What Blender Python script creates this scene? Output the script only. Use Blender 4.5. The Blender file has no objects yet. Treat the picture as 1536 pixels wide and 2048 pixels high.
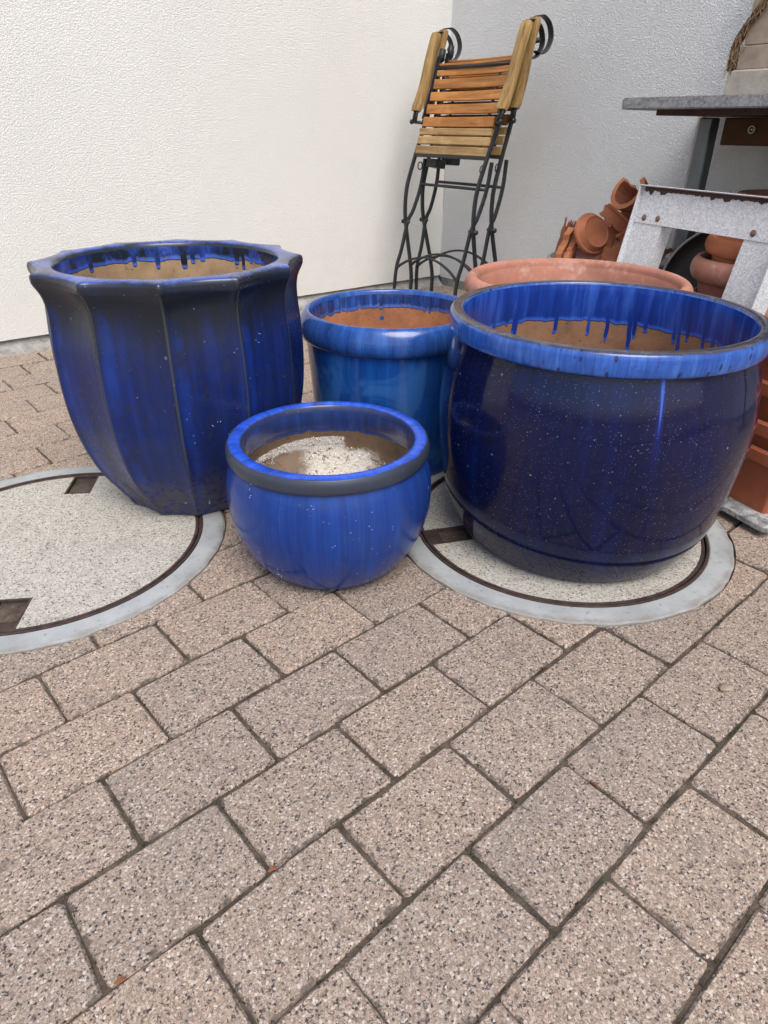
import bpy, bmesh, math, random
from mathutils import Vector, Matrix, noise as mnoise

scene = bpy.context.scene
COL = scene.collection
R = math.radians
PI = math.pi

# ------------------------------------------------------------------ camera
cam = bpy.data.cameras.new('camera')
cam.sensor_fit = 'VERTICAL'; cam.sensor_height = 36.0
cam.lens = 36.0 * 1352.09 / 2048.0
cam.clip_start = 0.02; cam.clip_end = 200
co = bpy.data.objects.new('camera', cam); COL.objects.link(co)
PITCH, ROLL, CAMH = R(29.738), R(-0.366), 0.81494
fwd = Vector((0, math.cos(PITCH), -math.sin(PITCH)))
rt = Vector((1, 0, 0)); dn = fwd.cross(rt)
rt2 = rt * math.cos(ROLL) + dn * math.sin(ROLL)
dn2 = -rt * math.sin(ROLL) + dn * math.cos(ROLL)
mw = Matrix((rt2, -dn2, -fwd)).transposed().to_4x4(); mw.translation = (0, 0, CAMH)
co.matrix_world = mw
scene.camera = co

# ------------------------------------------------------------------ light
SUN_EL, SUN_AZ = R(57), R(163)       # azimuth: clockwise from +Y (to the right of the view and behind it)
world = bpy.data.worlds.new('World'); scene.world = world; world.use_nodes = True
wn = world.node_tree
sky = wn.nodes.new('ShaderNodeTexSky'); sky.sky_type = 'NISHITA'; sky.sun_disc = False
sky.sun_elevation = SUN_EL; sky.sun_rotation = SUN_AZ
sky.air_density = 1.0; sky.dust_density = 3.0; sky.ozone_density = 1.0
wn.links.new(sky.outputs[0], wn.nodes['Background'].inputs['Color'])
wn.nodes['Background'].inputs['Strength'].default_value = 0.15
sl = bpy.data.lights.new('sun', 'SUN'); sl.energy = 1.5; sl.angle = R(35); sl.color = (1.0, 0.97, 0.92)
so = bpy.data.objects.new('sun', sl); COL.objects.link(so)
sdir = Vector((math.sin(SUN_AZ) * math.cos(SUN_EL), math.cos(SUN_AZ) * math.cos(SUN_EL), math.sin(SUN_EL)))
so.rotation_euler = sdir.to_track_quat('Z', 'Y').to_euler(); so.location = sdir * 8
vs = scene.view_settings
vs.view_transform = 'Standard'; vs.look = 'None'; vs.gamma = 1.0; vs.exposure = 0.62; vs.use_curve_mapping = False
scene.render.engine = 'CYCLES'
scene.cycles.use_denoising = True
scene.cycles.max_bounces = 6

# ------------------------------------------------------------------ helpers: objects
def tag(o, label=None, cat=None, group=None, kind=None):
    if label: o['label'] = label
    if cat: o['category'] = cat
    if group: o['group'] = group
    if kind: o['kind'] = kind
    return o

def empty(name, loc=(0, 0, 0), rot=(0, 0, 0), mat=None):
    o = bpy.data.objects.new(name, None); COL.objects.link(o); o.empty_display_size = .05
    if mat is not None: o.matrix_world = mat
    else: o.location = loc; o.rotation_euler = rot
    return o

def mesh_obj(name, me, material=None, parent=None, loc=None, rot=None, smooth=True):
    o = bpy.data.objects.new(name, me); COL.objects.link(o)
    if material is not None and not me.materials: me.materials.append(material)
    if smooth: me.polygons.foreach_set('use_smooth', [True] * len(me.polygons))
    if parent is not None: o.parent = parent
    if loc is not None: o.location = loc
    if rot is not None: o.rotation_euler = rot
    return o

def bm_obj(name, bm, material=None, parent=None, loc=None, rot=None, smooth=False, auto=None):
    me = bpy.data.meshes.new(name)
    bmesh.ops.recalc_face_normals(bm, faces=bm.faces)
    if auto is not None:
        for f in bm.faces: f.smooth = True
        for e in bm.edges:
            if len(e.link_faces) == 2 and e.calc_face_angle(0) > auto: e.smooth = False
    bm.to_mesh(me); bm.free()
    o = mesh_obj(name, me, material, parent, loc, rot, smooth)
    return o

def add_box(bm, x0, x1, y0, y1, z0, z1, bevel=0.0, segs=1, mat=None):
    r = bmesh.ops.create_cube(bm, size=1.0)
    vs_ = r['verts']
    for v in vs_:
        v.co = Vector((x0 if v.co.x < 0 else x1, y0 if v.co.y < 0 else y1, z0 if v.co.z < 0 else z1))
    if bevel > 0:
        es = list({e for v in vs_ for e in v.link_edges})
        q = bmesh.ops.bevel(bm, geom=es, offset=bevel, segments=segs, affect='EDGES', profile=.5)
        vs_ = list({v for f in q['faces'] for v in f.verts} | {v for v in vs_ if v.is_valid})
    if mat is not None:
        bmesh.ops.transform(bm, matrix=mat, verts=[v for v in vs_ if v.is_valid])
    return vs_

def crom(pts, n=6):
    P = [Vector(p) for p in pts]
    out = []
    for i in range(len(P) - 1):
        p0 = P[i - 1] if i else P[i] * 2 - P[i + 1]
        p1, p2 = P[i], P[i + 1]
        p3 = P[i + 2] if i + 2 < len(P) else P[i + 1] * 2 - P[i]
        for k in range(n):
            t = k / n
            out.append(.5 * ((2 * p1) + (p2 - p0) * t + (2 * p0 - 5 * p1 + 4 * p2 - p3) * t * t + (3 * p1 - p0 - 3 * p2 + p3) * t ** 3))
    out.append(P[-1]); return out

def add_tube(bm, path, r, seg=8, flat=None, up=None, cap=True):
    """sweep; flat=(w,h) for a strip whose width axis is `up`"""
    P = [Vector(p) for p in path]; rings = []
    ref = Vector(up) if up else Vector((0.31, .17, .93))
    for i, p in enumerate(P):
        t = (P[min(i + 1, len(P) - 1)] - P[max(i - 1, 0)]).normalized()
        a = (ref - t * ref.dot(t))
        if a.length < 1e-4: a = t.orthogonal()
        a.normalize(); b = t.cross(a)
        rr = r[i] if isinstance(r, (list, tuple)) else r
        ring = []
        for k in range(seg):
            th = 2 * PI * k / seg
            if flat:
                c, s = math.cos(th), math.sin(th)
                e = 4.0
                cx = math.copysign(abs(c) ** (2 / e), c) * flat[0] / 2; sy = math.copysign(abs(s) ** (2 / e), s) * flat[1] / 2
                ring.append(bm.verts.new(p + a * cx + b * sy))
            else:
                ring.append(bm.verts.new(p + a * rr * math.cos(th) + b * rr * math.sin(th)))
        rings.append(ring)
    for i in range(len(rings) - 1):
        for k in range(seg):
            bm.faces.new((rings[i][k], rings[i][(k + 1) % seg], rings[i + 1][(k + 1) % seg], rings[i + 1][k]))
    if cap:
        bm.faces.new(rings[0]); bm.faces.new(rings[-1])
    return rings

def lathe(name, prof, material, parent, segs=128, rmod=None, close=False, wob=0.0, seed=0):
    verts, faces = [], []
    n = len(prof)
    for i, (r, z) in enumerate(prof):
        for k in range(segs):
            th = 2 * PI * k / segs
            rr = rmod(r, z, th, i) if rmod else r
            if wob:
                rr *= 1 + wob * mnoise.noise(Vector((math.cos(th) * 1.3 + seed, math.sin(th) * 1.3, z * 4)))
            verts.append((rr * math.cos(th), rr * math.sin(th), z))
    for i in range(n - 1):
        for k in range(segs):
            a, b = i * segs + k, i * segs + (k + 1) % segs
            faces.append((a, b, b + segs, a + segs))
    if prof[0][0] < .02 or close in ('start', 'both'): faces.append(tuple(reversed(range(segs))))
    if close in ('end', 'both'): faces.append(tuple((n - 1) * segs + k for k in range(segs)))
    me = bpy.data.meshes.new(name); me.from_pydata(verts, [], faces); me.update()
    return mesh_obj(name, me, material, parent)

def smooth_prof(pts, n=5):
    return [(p.x, p.y) for p in crom([(a, b, 0) for a, b in pts], n)]

# ------------------------------------------------------------------ helpers: materials
class Mt:
    def __init__(s, name):
        s.m = bpy.data.materials.new(name); s.m.use_nodes = True
        s.t = s.m.node_tree; s.b = s.t.nodes['Principled BSDF']
        s._c = None
    def N(s, typ, ins=None, **props):
        nd = s.t.nodes.new(typ)
        for k, v in props.items(): setattr(nd, k, v)
        for k, v in (ins or {}).items(): s.put(nd.inputs[k], v)
        return nd
    def put(s, sock, v):
        if isinstance(v, bpy.types.NodeSocket): s.t.links.new(v, sock)
        elif isinstance(v, bpy.types.Node): s.t.links.new(v.outputs[0], sock)
        else:
            if sock.type == 'RGBA' and len(v) == 3: v = (*v, 1)
            sock.default_value = v
    def coord(s, kind='Object'):
        if s._c is None: s._c = s.N('ShaderNodeTexCoord')
        return s._c.outputs[kind]
    def rnd(s): return s.N('ShaderNodeObjectInfo').outputs['Random']
    def map(s, vec, scale=(1, 1, 1), loc=(0, 0, 0)):
        return s.N('ShaderNodeMapping', {'Vector': vec, 'Scale': scale, 'Location': loc}).outputs[0]
    def noise(s, vec, scale, detail=3, rough=.55, dist=0.0):
        return s.N('ShaderNodeTexNoise', {'Vector': vec, 'Scale': scale, 'Detail': detail, 'Roughness': rough, 'Distortion': dist}).outputs[0]
    def vor(s, vec, scale, feature='F1', out=0, rand=1.0):
        return s.N('ShaderNodeTexVoronoi', {'Vector': vec, 'Scale': scale, 'Randomness': rand}, feature=feature).outputs[out]
    def math(s, op, a, b=0.0, c=0.0, clamp=False):
        nd = s.N('ShaderNodeMath', {0: a, 1: b, 2: c}, operation=op); nd.use_clamp = clamp
        return nd.outputs[0]
    def ramp(s, f, stops, interp='LINEAR'):
        nd = s.N('ShaderNodeValToRGB', {0: f}); r = nd.color_ramp; r.interpolation = interp
        while len(r.elements) < len(stops): r.elements.new(.5)
        for e, (p, c) in zip(r.elements, stops):
            e.position = p
            e.color = (c, c, c, 1) if isinstance(c, (int, float)) else (*c, 1)
        return nd.outputs[0]
    def sm(s, x, a, b):      # smoothstep a..b -> 0..1
        return s.N('ShaderNodeMapRange', {0: x, 1: a, 2: b, 3: 0.0, 4: 1.0}, interpolation_type='SMOOTHSTEP').outputs[0]
    def mix(s, f, a, b, mode='MIX'):
        nd = s.N('ShaderNodeMix', data_type='RGBA', blend_type=mode)
        s.put(nd.inputs[0], f); s.put(nd.inputs[6], a); s.put(nd.inputs[7], b)
        return nd.outputs[2]
    def sep(s, v):
        nd = s.N('ShaderNodeSeparateXYZ', {0: v}); return nd.outputs
    def comb(s, x, y, z):
        return s.N('ShaderNodeCombineXYZ', {0: x, 1: y, 2: z}).outputs[0]
    def bump(s, h, strength=.3, dist=.002, prev=None):
        ins = {'Height': h, 'Strength': strength, 'Distance': dist}
        if prev is not None: ins['Normal'] = prev
        return s.N('ShaderNodeBump', ins).outputs[0]
    def done(s, color, rough=.6, bump=None, spec=.5, metal=0.0, coat=None):
        s.put(s.b.inputs['Base Color'], color); s.put(s.b.inputs['Roughness'], rough)
        s.put(s.b.inputs['Specular IOR Level'], spec); s.put(s.b.inputs['Metallic'], metal)
        if bump is not None: s.put(s.b.inputs['Normal'], bump)
        if coat: s.put(s.b.inputs['Coat Weight'], coat[0]); s.put(s.b.inputs['Coat Roughness'], coat[1])
        return s.m

# ---- plaster
def plaster(name, col, stain=None, bk=.5):
    q = Mt(name); v = q.coord()
    big = q.noise(v, 1.3, 4, .6); mid = q.noise(v, 7, 3)
    c = q.mix(q.math('MULTIPLY', q.sm(big, .35, .75), .35), col, tuple(x * .90 for x in col))
    c = q.mix(q.math('MULTIPLY', q.sm(mid, .5, .8), .18), c, tuple(x * .86 for x in col))
    if stain:
        c = stain(q, v, c)
    worm = q.noise(q.map(v, (1, 1, 1.1)), 160, 3, .6, .4)
    h = q.sm(worm, .36, .64)
    c = q.mix(q.math('MULTIPLY', q.sm(worm, .50, .36), .22), c, tuple(x * .70 for x in col))  # relief shade painted into the pits of the plaster
    b = q.bump(h, bk, .0045)
    return q.done(c, .9, b, .2)

def right_stain(q, v, c):
    s_ = q.sep(v)
    # algae bloom on the plaster above the table (local x along the wall, z up)
    dx = q.math('SUBTRACT', s_[0], 1.66); dz = q.math('SUBTRACT', s_[2], 1.02)
    d = q.math('SQRT', q.math('ADD', q.math('MULTIPLY', dx, dx), q.math('MULTIPLY', q.math('MULTIPLY', dz, dz), .5)))
    d = q.math('ADD', d, q.math('MULTIPLY', q.math('SUBTRACT', q.noise(v, 9, 4, .6), .5), .22))
    f = q.math('MULTIPLY', q.sm(d, .30, .02), .62)
    return q.mix(f, c, (.22, .245, .27))

M_wallL = plaster('plaster_cream', (.765, .757, .71), None, .5)
M_wallR = plaster('plaster_white', (.83, .84, .835), right_stain, 1.0)

q = Mt('concrete_plinth'); v = q.coord()
c = q.ramp(q.noise(v, 14, 5, .65), [(.3, (.20, .19, .17)), (.55, (.36, .345, .32)), (.8, (.46, .45, .43))])
c = q.mix(q.math('MULTIPLY', q.sm(q.noise(v, 60, 3), .55, .75), .6), c, (.09, .085, .075))
M_plinth = q.done(c, .92, q.bump(q.noise(v, 70, 4, .7), .8, .006), .2)

# ---- pavers: exposed aggregate
def aggregate(name, tones, scale, var=.12, perobj=True, dark=.15, white=.12, base=None):
    q = Mt(name); v0 = q.coord()
    if perobj:
        r = q.rnd()
        off = q.comb(q.math('MULTIPLY', r, 37.0), q.math('MULTIPLY', r, 91.0), q.math('MULTIPLY', r, 13.0))
        nd = q.N('ShaderNodeVectorMath', {0: v0, 1: off}, operation='ADD'); v = nd.outputs[0]
    else: v = v0
    cells = q.N('ShaderNodeTexVoronoi', {'Vector': v, 'Scale': scale}, feature='F1')
    rv = q.sep(cells.outputs['Color'])[0]
    rv2 = q.sep(cells.outputs['Color'])[1]
    body = q.ramp(rv, tones, 'CONSTANT')
    fine = q.N('ShaderNodeTexVoronoi', {'Vector': v, 'Scale': scale * 2.3}, feature='F1')
    fr = q.sep(fine.outputs['Color'])[0]
    c = q.mix(q.math('MULTIPLY', q.sm(fr, .80, .86), .5), body, (.56, .49, .43))
    c = q.mix(q.math('MULTIPLY', q.sm(fr, .12, .07), .7), c, (.07, .058, .055))
    # cement between the grains
    edge = q.sm(cells.outputs['Distance'], .55, .75)
    c = q.mix(q.math('MULTIPLY', edge, .4), c, base or (.215, .165, .13))
    patch = q.noise(v0 if not perobj else v, 9, 4, .6)
    c = q.mix(q.math('MULTIPLY', q.sm(patch, .50, .75), .28), c, (.20, .175, .155))
    c = q.mix(q.math('MULTIPLY', q.sm(q.noise(v, 23, 3), .60, .74), .35), c, (.10, .092, .085))
    if perobj:
        # grime creeping in from the joints
        sx = q.sep(v0)
        ed = q.math('MINIMUM', q.math('SUBTRACT', .1017, q.math('ABSOLUTE', sx[0])), q.math('SUBTRACT', .0667, q.math('ABSOLUTE', sx[1])))
        gn = q.noise(v, 38, 4, .7)
        gr = q.math('MULTIPLY', q.sm(q.math('SUBTRACT', ed, q.math('MULTIPLY', q.math('SUBTRACT', gn, .56), .045)), .0035, -.0005), .75)
        c = q.mix(gr, c, (.085, .07, .058))
        nd = q.N('ShaderNodeHueSaturation', {'Color': c, 'Value': q.math('MULTIPLY_ADD', q.rnd(), var * 2, 1 - var), 'Saturation': q.math('MULTIPLY_ADD', q.rnd(), .14, .93)})
        c = nd.outputs[0]
    h = q.math('ADD', q.math('MULTIPLY', q.math('SUBTRACT', 1.0, cells.outputs['Distance']), .6), q.math('MULTIPLY', rv2, .5))
    b = q.bump(h, .6, .0014)
    return q.done(c, .85, b, .3)

PAVT = [(0.0, (.05, .043, .040)), (.085, (.13, .10, .083)), (.15, (.26, .190, .142)), (.36, (.31, .234, .178)),
        (.55, (.35, .270, .208)), (.70, (.28, .210, .161)), (.80, (.40, .320, .255)), (.93, (.53, .46, .39))]
M_pav = aggregate('paver_aggregate', PAVT, 335, .07)
M_pavbulk = aggregate('paver_aggregate_far', PAVT, 335, perobj=False)
LIDT = [(0.0, (.10, .09, .08)), (.045, (.24, .22, .19)), (.11, (.37, .355, .30)), (.40, (.42, .40, .345)),
        (.66, (.46, .44, .39)), (.84, (.54, .525, .475))]
M_lid = aggregate('lid_concrete', LIDT, 300, perobj=False, base=(.38, .36, .31))

q = Mt('joint_sand'); v = q.coord()
c = q.ramp(q.noise(v, 35, 5, .7), [(.3, (.045, .035, .027)), (.5, (.10, .078, .06)), (.75, (.18, .145, .115))])
c = q.mix(q.math('MULTIPLY', q.sm(q.noise(v, 6, 3), .56, .68), .5), c, (.035, .045, .02))
M_sand = q.done(c, .95, q.bump(q.noise(v, 260, 3, .7), 1.0, .004), .1)

q = Mt('smooth_concrete'); v = q.coord()
c = q.ramp(q.noise(v, 9, 5, .6), [(.3, (.27, .285, .285)), (.6, (.36, .375, .375)), (.8, (.43, .445, .44))])
c = q.mix(q.math('MULTIPLY', q.sm(q.noise(v, 75, 3, .6), .60, .72), .6), c, (.17, .16, .145))
rad = q.sep(v); rr = q.math('SQRT', q.math('ADD', q.math('MULTIPLY', rad[0], rad[0]), q.math('MULTIPLY', rad[1], rad[1])))
crumb = q.math('ADD', rr, q.math('MULTIPLY', q.math('SUBTRACT', q.noise(v, 28, 4, .65), .5), .05))
c = q.mix(q.math('MULTIPLY', q.sm(crumb, .368, .392), .85), c, (.235, .215, .19))
M_conc = q.done(c, .85, q.bump(q.noise(v, 120, 4, .6), .4, .002), .3)

q = Mt('rusty_iron'); v = q.coord()
c = q.ramp(q.noise(v, 40, 4, .7), [(.3, (.03, .022, .02)), (.55, (.07, .045, .038)), (.8, (.13, .075, .055))])
M_rust = q.done(c, .7, q.bump(q.noise(v, 180, 3), .4, .001), .4, .3)

# ---- ceramics
def streakvec(q, v, kx, kz):
    s_ = q.sep(v)
    th = q.math('ARCTAN2', s_[1], s_[0])
    return q.comb(q.math('MULTIPLY', q.math('COSINE', th), kx), q.math('MULTIPLY', q.math('SINE', th), kx), q.math('MULTIPLY', s_[2], kz)), s_, th

def speckle(q, v, c, scale, thr, amt, col=(.62, .60, .55), maskscale=5, m0=.35, m1=.7):
    d = q.N('ShaderNodeTexVoronoi', {'Vector': v, 'Scale': scale}, feature='F1')
    on = q.sm(q.sep(d.outputs['Color'])[0], thr, thr + .02)
    dot = q.sm(d.outputs['Distance'], .34, .12)
    msk = q.sm(q.noise(v, maskscale, 3, .6), m0, m1)
    f = q.math('MULTIPLY', q.math('MULTIPLY', on, dot), q.math('MULTIPLY', msk, amt))
    return q.mix(f, c, col), f

def glaze(name, cols, kx=7, kz=1.6, rough=.16, slate=(.05, .055, .075), slate_amt=.4, slate_scale=3.0, extra=None,
          dots=None, spec=.5, bumpk=.12, dirt_z=None, mott=.35, m0=.35, m1=.7):
    q = Mt(name); v = q.coord(); sv, s_, th = streakvec(q, v, kx, kz)
    st = q.noise(sv, 1.0, 6, .62, .3)
    fine = q.noise(streakvec(q, v, kx * 9, kz * 5)[0], 1.0, 3, .6)
    c = q.ramp(st, [(.25, cols[0]), (.5, cols[1]), (.75, cols[2])])
    c = q.mix(q.math('MULTIPLY', q.sm(fine, .5, .75), .35), c, cols[2])
    c = q.mix(q.math('MULTIPLY', q.sm(fine, .48, .25), .35), c, cols[0])
    sl_ = q.sm(q.noise(q.map(v, (1, 1, .55)), slate_scale * 2, 4, .6), .48, .70)
    c = q.mix(q.math('MULTIPLY', sl_, slate_amt), c, slate)
    c = q.mix(q.math('MULTIPLY', q.sm(q.noise(v, 70, 5, .75), .50, .66), mott), c, slate)
    rg = q.math('MULTIPLY_ADD', q.noise(v, 9, 3), .14, rough - .05)
    if extra: c, rg = extra(q, v, s_, th, c, rg)
    if dirt_z:
        d = q.math('MULTIPLY', q.sm(q.math('ADD', s_[2], q.math('MULTIPLY', q.noise(v, 14, 4), .12)), dirt_z + .06, dirt_z - .03), q.sm(q.noise(v, 55, 4, .7), .42, .62))
        c = q.mix(q.math('MULTIPLY', d, .75), c, (.10, .085, .06)); rg = q.math('ADD', rg, q.math('MULTIPLY', d, .5))
    if dots:
        for (sc, thr, amt, col, ms) in dots:
            c, f = speckle(q, v, c, sc, thr, amt, col, ms, m0, m1)
            rg = q.math('ADD', rg, q.math('MULTIPLY', f, .5))
    b = q.bump(q.noise(v, 34, 3, .6), bumpk, .003)
    return q.done(c, rg, b, spec)

def inner(name, zb, clay, blues, dripk=.035, freq=9, dark=None, cellk=52, patch=None, spots=True, brough=.2, crust=None):
    """inside of a pot: glaze that ran down from the rim over raw clay"""
    q = Mt(name); v = q.coord(); sv, s_, th = streakvec(q, v, freq, 0.0)
    n1 = q.noise(sv, 1.0, 3, .6)
    drip = None
    for kk, wd in ((cellk, .20), (int(cellk * .61), .15)):       # round-ended runs of random length
        cf = q.math('MULTIPLY_ADD', q.math('ADD', th, q.math('MULTIPLY', q.noise(v, 40, 1), .02)), kk / (2 * PI), 100.0)
        rnd_ = q.N('ShaderNodeTexWhiteNoise', {'W': q.math('FLOOR', cf)}, noise_dimensions='1D').outputs['Value']
        xx = q.math('DIVIDE', q.math('SUBTRACT', q.math('FRACT', cf), .5), wd)
        x2 = q.math('MULTIPLY', xx, xx)
        shp = q.math('POWER', q.math('MAXIMUM', 0.0, q.math('SUBTRACT', 1.0, q.math('MULTIPLY', x2, x2))), .22)
        dd = q.math('MULTIPLY', q.math('MULTIPLY', q.math('POWER', rnd_, 5.0), dripk), shp)
        drip = dd if drip is None else q.math('MAXIMUM', drip, dd)
    edge = q.math('SUBTRACT', q.math('SUBTRACT', zb, q.math('MULTIPLY', q.math('SUBTRACT', n1, .5), .03)), drip)
    f = q.sm(q.math('SUBTRACT', s_[2], edge), -.0012, .0012)
    lip = q.math('MULTIPLY', q.sm(q.math('SUBTRACT', s_[2], edge), .012, .0), f)
    st = q.noise(streakvec(q, v, freq * 1.4, 3)[0], 1.0, 5, .65)
    blue = q.ramp(st, [(.28, blues[0]), (.5, blues[1]), (.75, blues[2])])
    if dark:
        blue = q.mix(q.math('MULTIPLY', q.sm(q.noise(q.map(v, (1, 1, .7)), 22, 5, .68), .40, .58), dark[1]), blue, dark[0])
    blue = q.mix(q.math('MULTIPLY', lip, .7), blue, blues[2])
    cl = q.ramp(q.noise(v, 13, 5, .65), [(.3, tuple(x * .62 for x in clay)), (.55, clay), (.8, tuple(min(1, x * 1.25) for x in clay))])
    cl = q.mix(q.math('MULTIPLY', q.sm(q.noise(v, 85, 3, .7), .60, .70), .65), cl, tuple(x * .25 for x in clay))
    sp = q.N('ShaderNodeTexVoronoi', {'Vector': v, 'Scale': 38.0}, feature='F1')
    on = q.math('MULTIPLY', q.sm(q.sep(sp.outputs['Color'])[0], .955, .96), q.sm(sp.outputs['Distance'], .30, .22))
    if spots: cl = q.mix(on, cl, blues[1])
    if patch: cl = patch(q, v, s_, th, cl)
    c = q.mix(f, cl, blue)
    rg = q.math('SUBTRACT', .85, q.math('MULTIPLY', f, .85 - brough))
    b = q.bump(q.math('ADD', f, q.math('MULTIPLY', lip, .6)), .6, .005); b = q.bump(q.noise(v, 60, 4), .2, .002, b)
    return q.done(c, rg, b, .45)

def terracotta(name, col, bloom=.4, bloomcol=(.55, .40, .33), dark=.25):
    q = Mt(name); v = q.coord()
    c = q.ramp(q.noise(v, 7, 5, .6), [(.3, tuple(x * .70 for x in col)), (.55, col), (.8, tuple(min(1, x * 1.18) for x in col))])
    c = q.mix(q.math('MULTIPLY', q.sm(q.noise(v, 16, 5, .68), .50, .70), bloom), c, bloomcol)
    c = q.mix(q.math('MULTIPLY', q.sm(q.noise(v, 34, 5, .7), .58, .70), dark), c, (.06, .045, .035))
    nd = q.N('ShaderNodeHueSaturation', {'Color': c, 'Value': q.math('MULTIPLY_ADD', q.rnd(), .3, .85)})
    return q.done(nd.outputs[0], .82, q.bump(q.noise(v, 130, 4, .6), .35, .0015), .3)

M_terra = terracotta('terracotta_weathered', (.37, .165, .115), .65, (.50, .34, .28))
M_terra4 = terracotta('terracotta_redbrown', (.33, .115, .062), .2, (.42, .22, .15), .4)
M_terra2 = terracotta('terracotta_orange', (.43, .15, .07), .12)
M_terra3 = terracotta('terracotta_brown', (.29, .12, .078), .25, (.36, .21, .15), .45)
M_terrabreak = terracotta('terracotta_broken_edge', (.46, .17, .075), .1, dark=.15)
M_plast = terracotta('terracotta_planter', (.36, .105, .05), .15, (.42, .20, .12), .25)

# ---- metals, wood
def galv(name, lo=.30, hi=.58, scale=70, rust=.0, metal=.55, rough=.55):
    q = Mt(name); v = q.coord()
    sp = q.N('ShaderNodeTexVoronoi', {'Vector': v, 'Scale': scale}, feature='F1')
    g = q.mix(.72, q.sep(sp.outputs['Color'])[0], q.sm(q.noise(v, scale * .9, 6, .78), .33, .67))
    c = q.ramp(g, [(.15, (lo * .92, lo * .96, lo)), (.5, ((lo + hi) * .48, (lo + hi) * .495, (lo + hi) * .5)), (.85, (hi, hi, hi))])
    c = q.mix(q.math('MULTIPLY', q.sm(q.noise(v, 18, 6, .72), .48, .68), .5), c, (hi * .98, hi * .99, hi))
    if rust:
        c = q.mix(q.math('MULTIPLY', q.sm(q.noise(v, 30, 5, .7), .58, .68), rust), c, (.10, .05, .03))
    return q.done(c, q.math('MULTIPLY_ADD', g, .3, rough - .1), q.bump(q.noise(v, 160, 3), .3, .001), .5, metal)
M_galv = galv('galvanised_steel', .46, .80, 230, metal=.25, rough=.6)
M_tub = galv('zinc_tub', .26, .42, 40, metal=.5)
M_tabletop = galv('zinc_tabletop', .12, .34, 150, metal=.2, rough=.5)
M_tray = galv('tray_metal', .16, .5, 35, rust=.8, metal=.4)

def plain(name, col, rough=.5, metal=0.0, var=.3, scale=20, bumps=.2, spec=.5):
    q = Mt(name); v = q.coord(); n = q.noise(v, scale, 4, .65)
    c = q.ramp(n, [(.3, tuple(x * (1 - var) for x in col)), (.7, tuple(min(1, x * (1 + var)) for x in col))])
    return q.done(c, q.math('MULTIPLY_ADD', n, .2, rough - .1), q.bump(q.noise(v, scale * 5, 3), bumps, .0015), spec, metal)
M_black = plain('black_iron', (.022, .024, .027), .5, .2, .35, 40)
M_post = plain('steel_post', (.115, .135, .145), .42, .5, .35, 9)
M_rivet = plain('rusty_rivet', (.16, .10, .075), .7, .3, .4, 90)
M_under = plain('rust_dark', (.06, .035, .028), .8, .2, .4, 30)
M_brown = plain('dark_brown_wood', (.055, .026, .012), .7, 0, .25, 12, .2, .15)
M_darklid = plain('dark_enamel', (.016, .012, .011), .35, 0, .3, 10)
M_steelrim = plain('bright_rim', (.42, .40, .37), .4, .5, .2, 30)
M_block = plain('concrete_block', (.36, .32, .27), .9, 0, .2, 30, .6, .2)
M_oldwood = plain('weathered_board', (.30, .235, .18), .85, 0, .25, 16, .5, .2)
M_straw = plain('straw', (.24, .16, .09), .9, 0, .5, 40, .2, .2)
M_bark = plain('bark', (.075, .05, .036), .95, 0, .5, 50, 1.0, .1)
M_white = plain('white_residue', (.86, .84, .79), .9, 0, .05, 60, .2, .2)
M_stone = plain('flat_pebble', (.30, .24, .18), .85, 0, .2, 70, .5, .2)
M_leaf = plain('dry_leaf', (.24, .09, .045), .8, 0, .4, 80, .2, .2)
M_moss = plain('joint_moss', (.035, .038, .018), .95, 0, .5, 90, .4, .1)
M_web = plain('cobweb_fluff', (.62, .60, .56), .9, 0, .2, 60, .2, .1)

def wood(name, a, b, axis='x', worn=.3):
    q = Mt(name); v = q.coord()
    r = q.rnd(); off = q.comb(q.math('MULTIPLY', r, 17.0), q.math('MULTIPLY', r, 5.0), q.math('MULTIPLY', r, 9.0))
    vv = q.N('ShaderNodeVectorMath', {0: v, 1: off}, operation='ADD').outputs[0]
    sc = {'x': (4, 60, 60), 'z': (60, 60, 4)}[axis]
    g = q.noise(q.map(vv, sc), 1.0, 5, .65, .6)
    c = q.ramp(g, [(.28, tuple(x * .55 for x in a)), (.45, a), (.72, b)])
    c = q.mix(q.math('MULTIPLY', q.sm(q.noise(vv, 11, 4), .52, .72), worn), c, tuple(min(1, x * 1.35 + .03) for x in b))
    nd = q.N('ShaderNodeHueSaturation', {'Color': c, 'Value': q.math('MULTIPLY_ADD', r, .35, .82)})
    return q.done(nd.outputs[0], .5, q.bump(g, .25, .0015), .4)
M_slat = wood('slat_orange_wood', (.36, .145, .035), (.52, .235, .065))
M_seat = wood('slat_pale_wood', (.30, .185, .075), (.46, .31, .14))
M_arm = wood('arm_golden_wood', (.25, .15, .05), (.43, .28, .105), 'z')

# ------------------------------------------------------------------ wall frame of reference
CORNER = Vector((.321, 4.156, 0)); WA = R(37.93)
LD = Vector((math.cos(WA), math.sin(WA), 0))            # along the left wall, towards the corner
RD = Vector((math.sin(WA), -math.cos(WA), 0))           # along the right wall, away from the corner
def wframe(s, o, z, lean=0.0):
    """x along the right wall, y into it, z up; lean tips the top towards the wall"""
    zc = LD * math.sin(lean) + Vector((0, 0, 1)) * math.cos(lean); yc = zc.cross(RD)
    m = Matrix((RD, yc, zc)).transposed().to_4x4(); m.translation = CORNER + RD * s - LD * o + Vector((0, 0, z))
    return m

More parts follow.
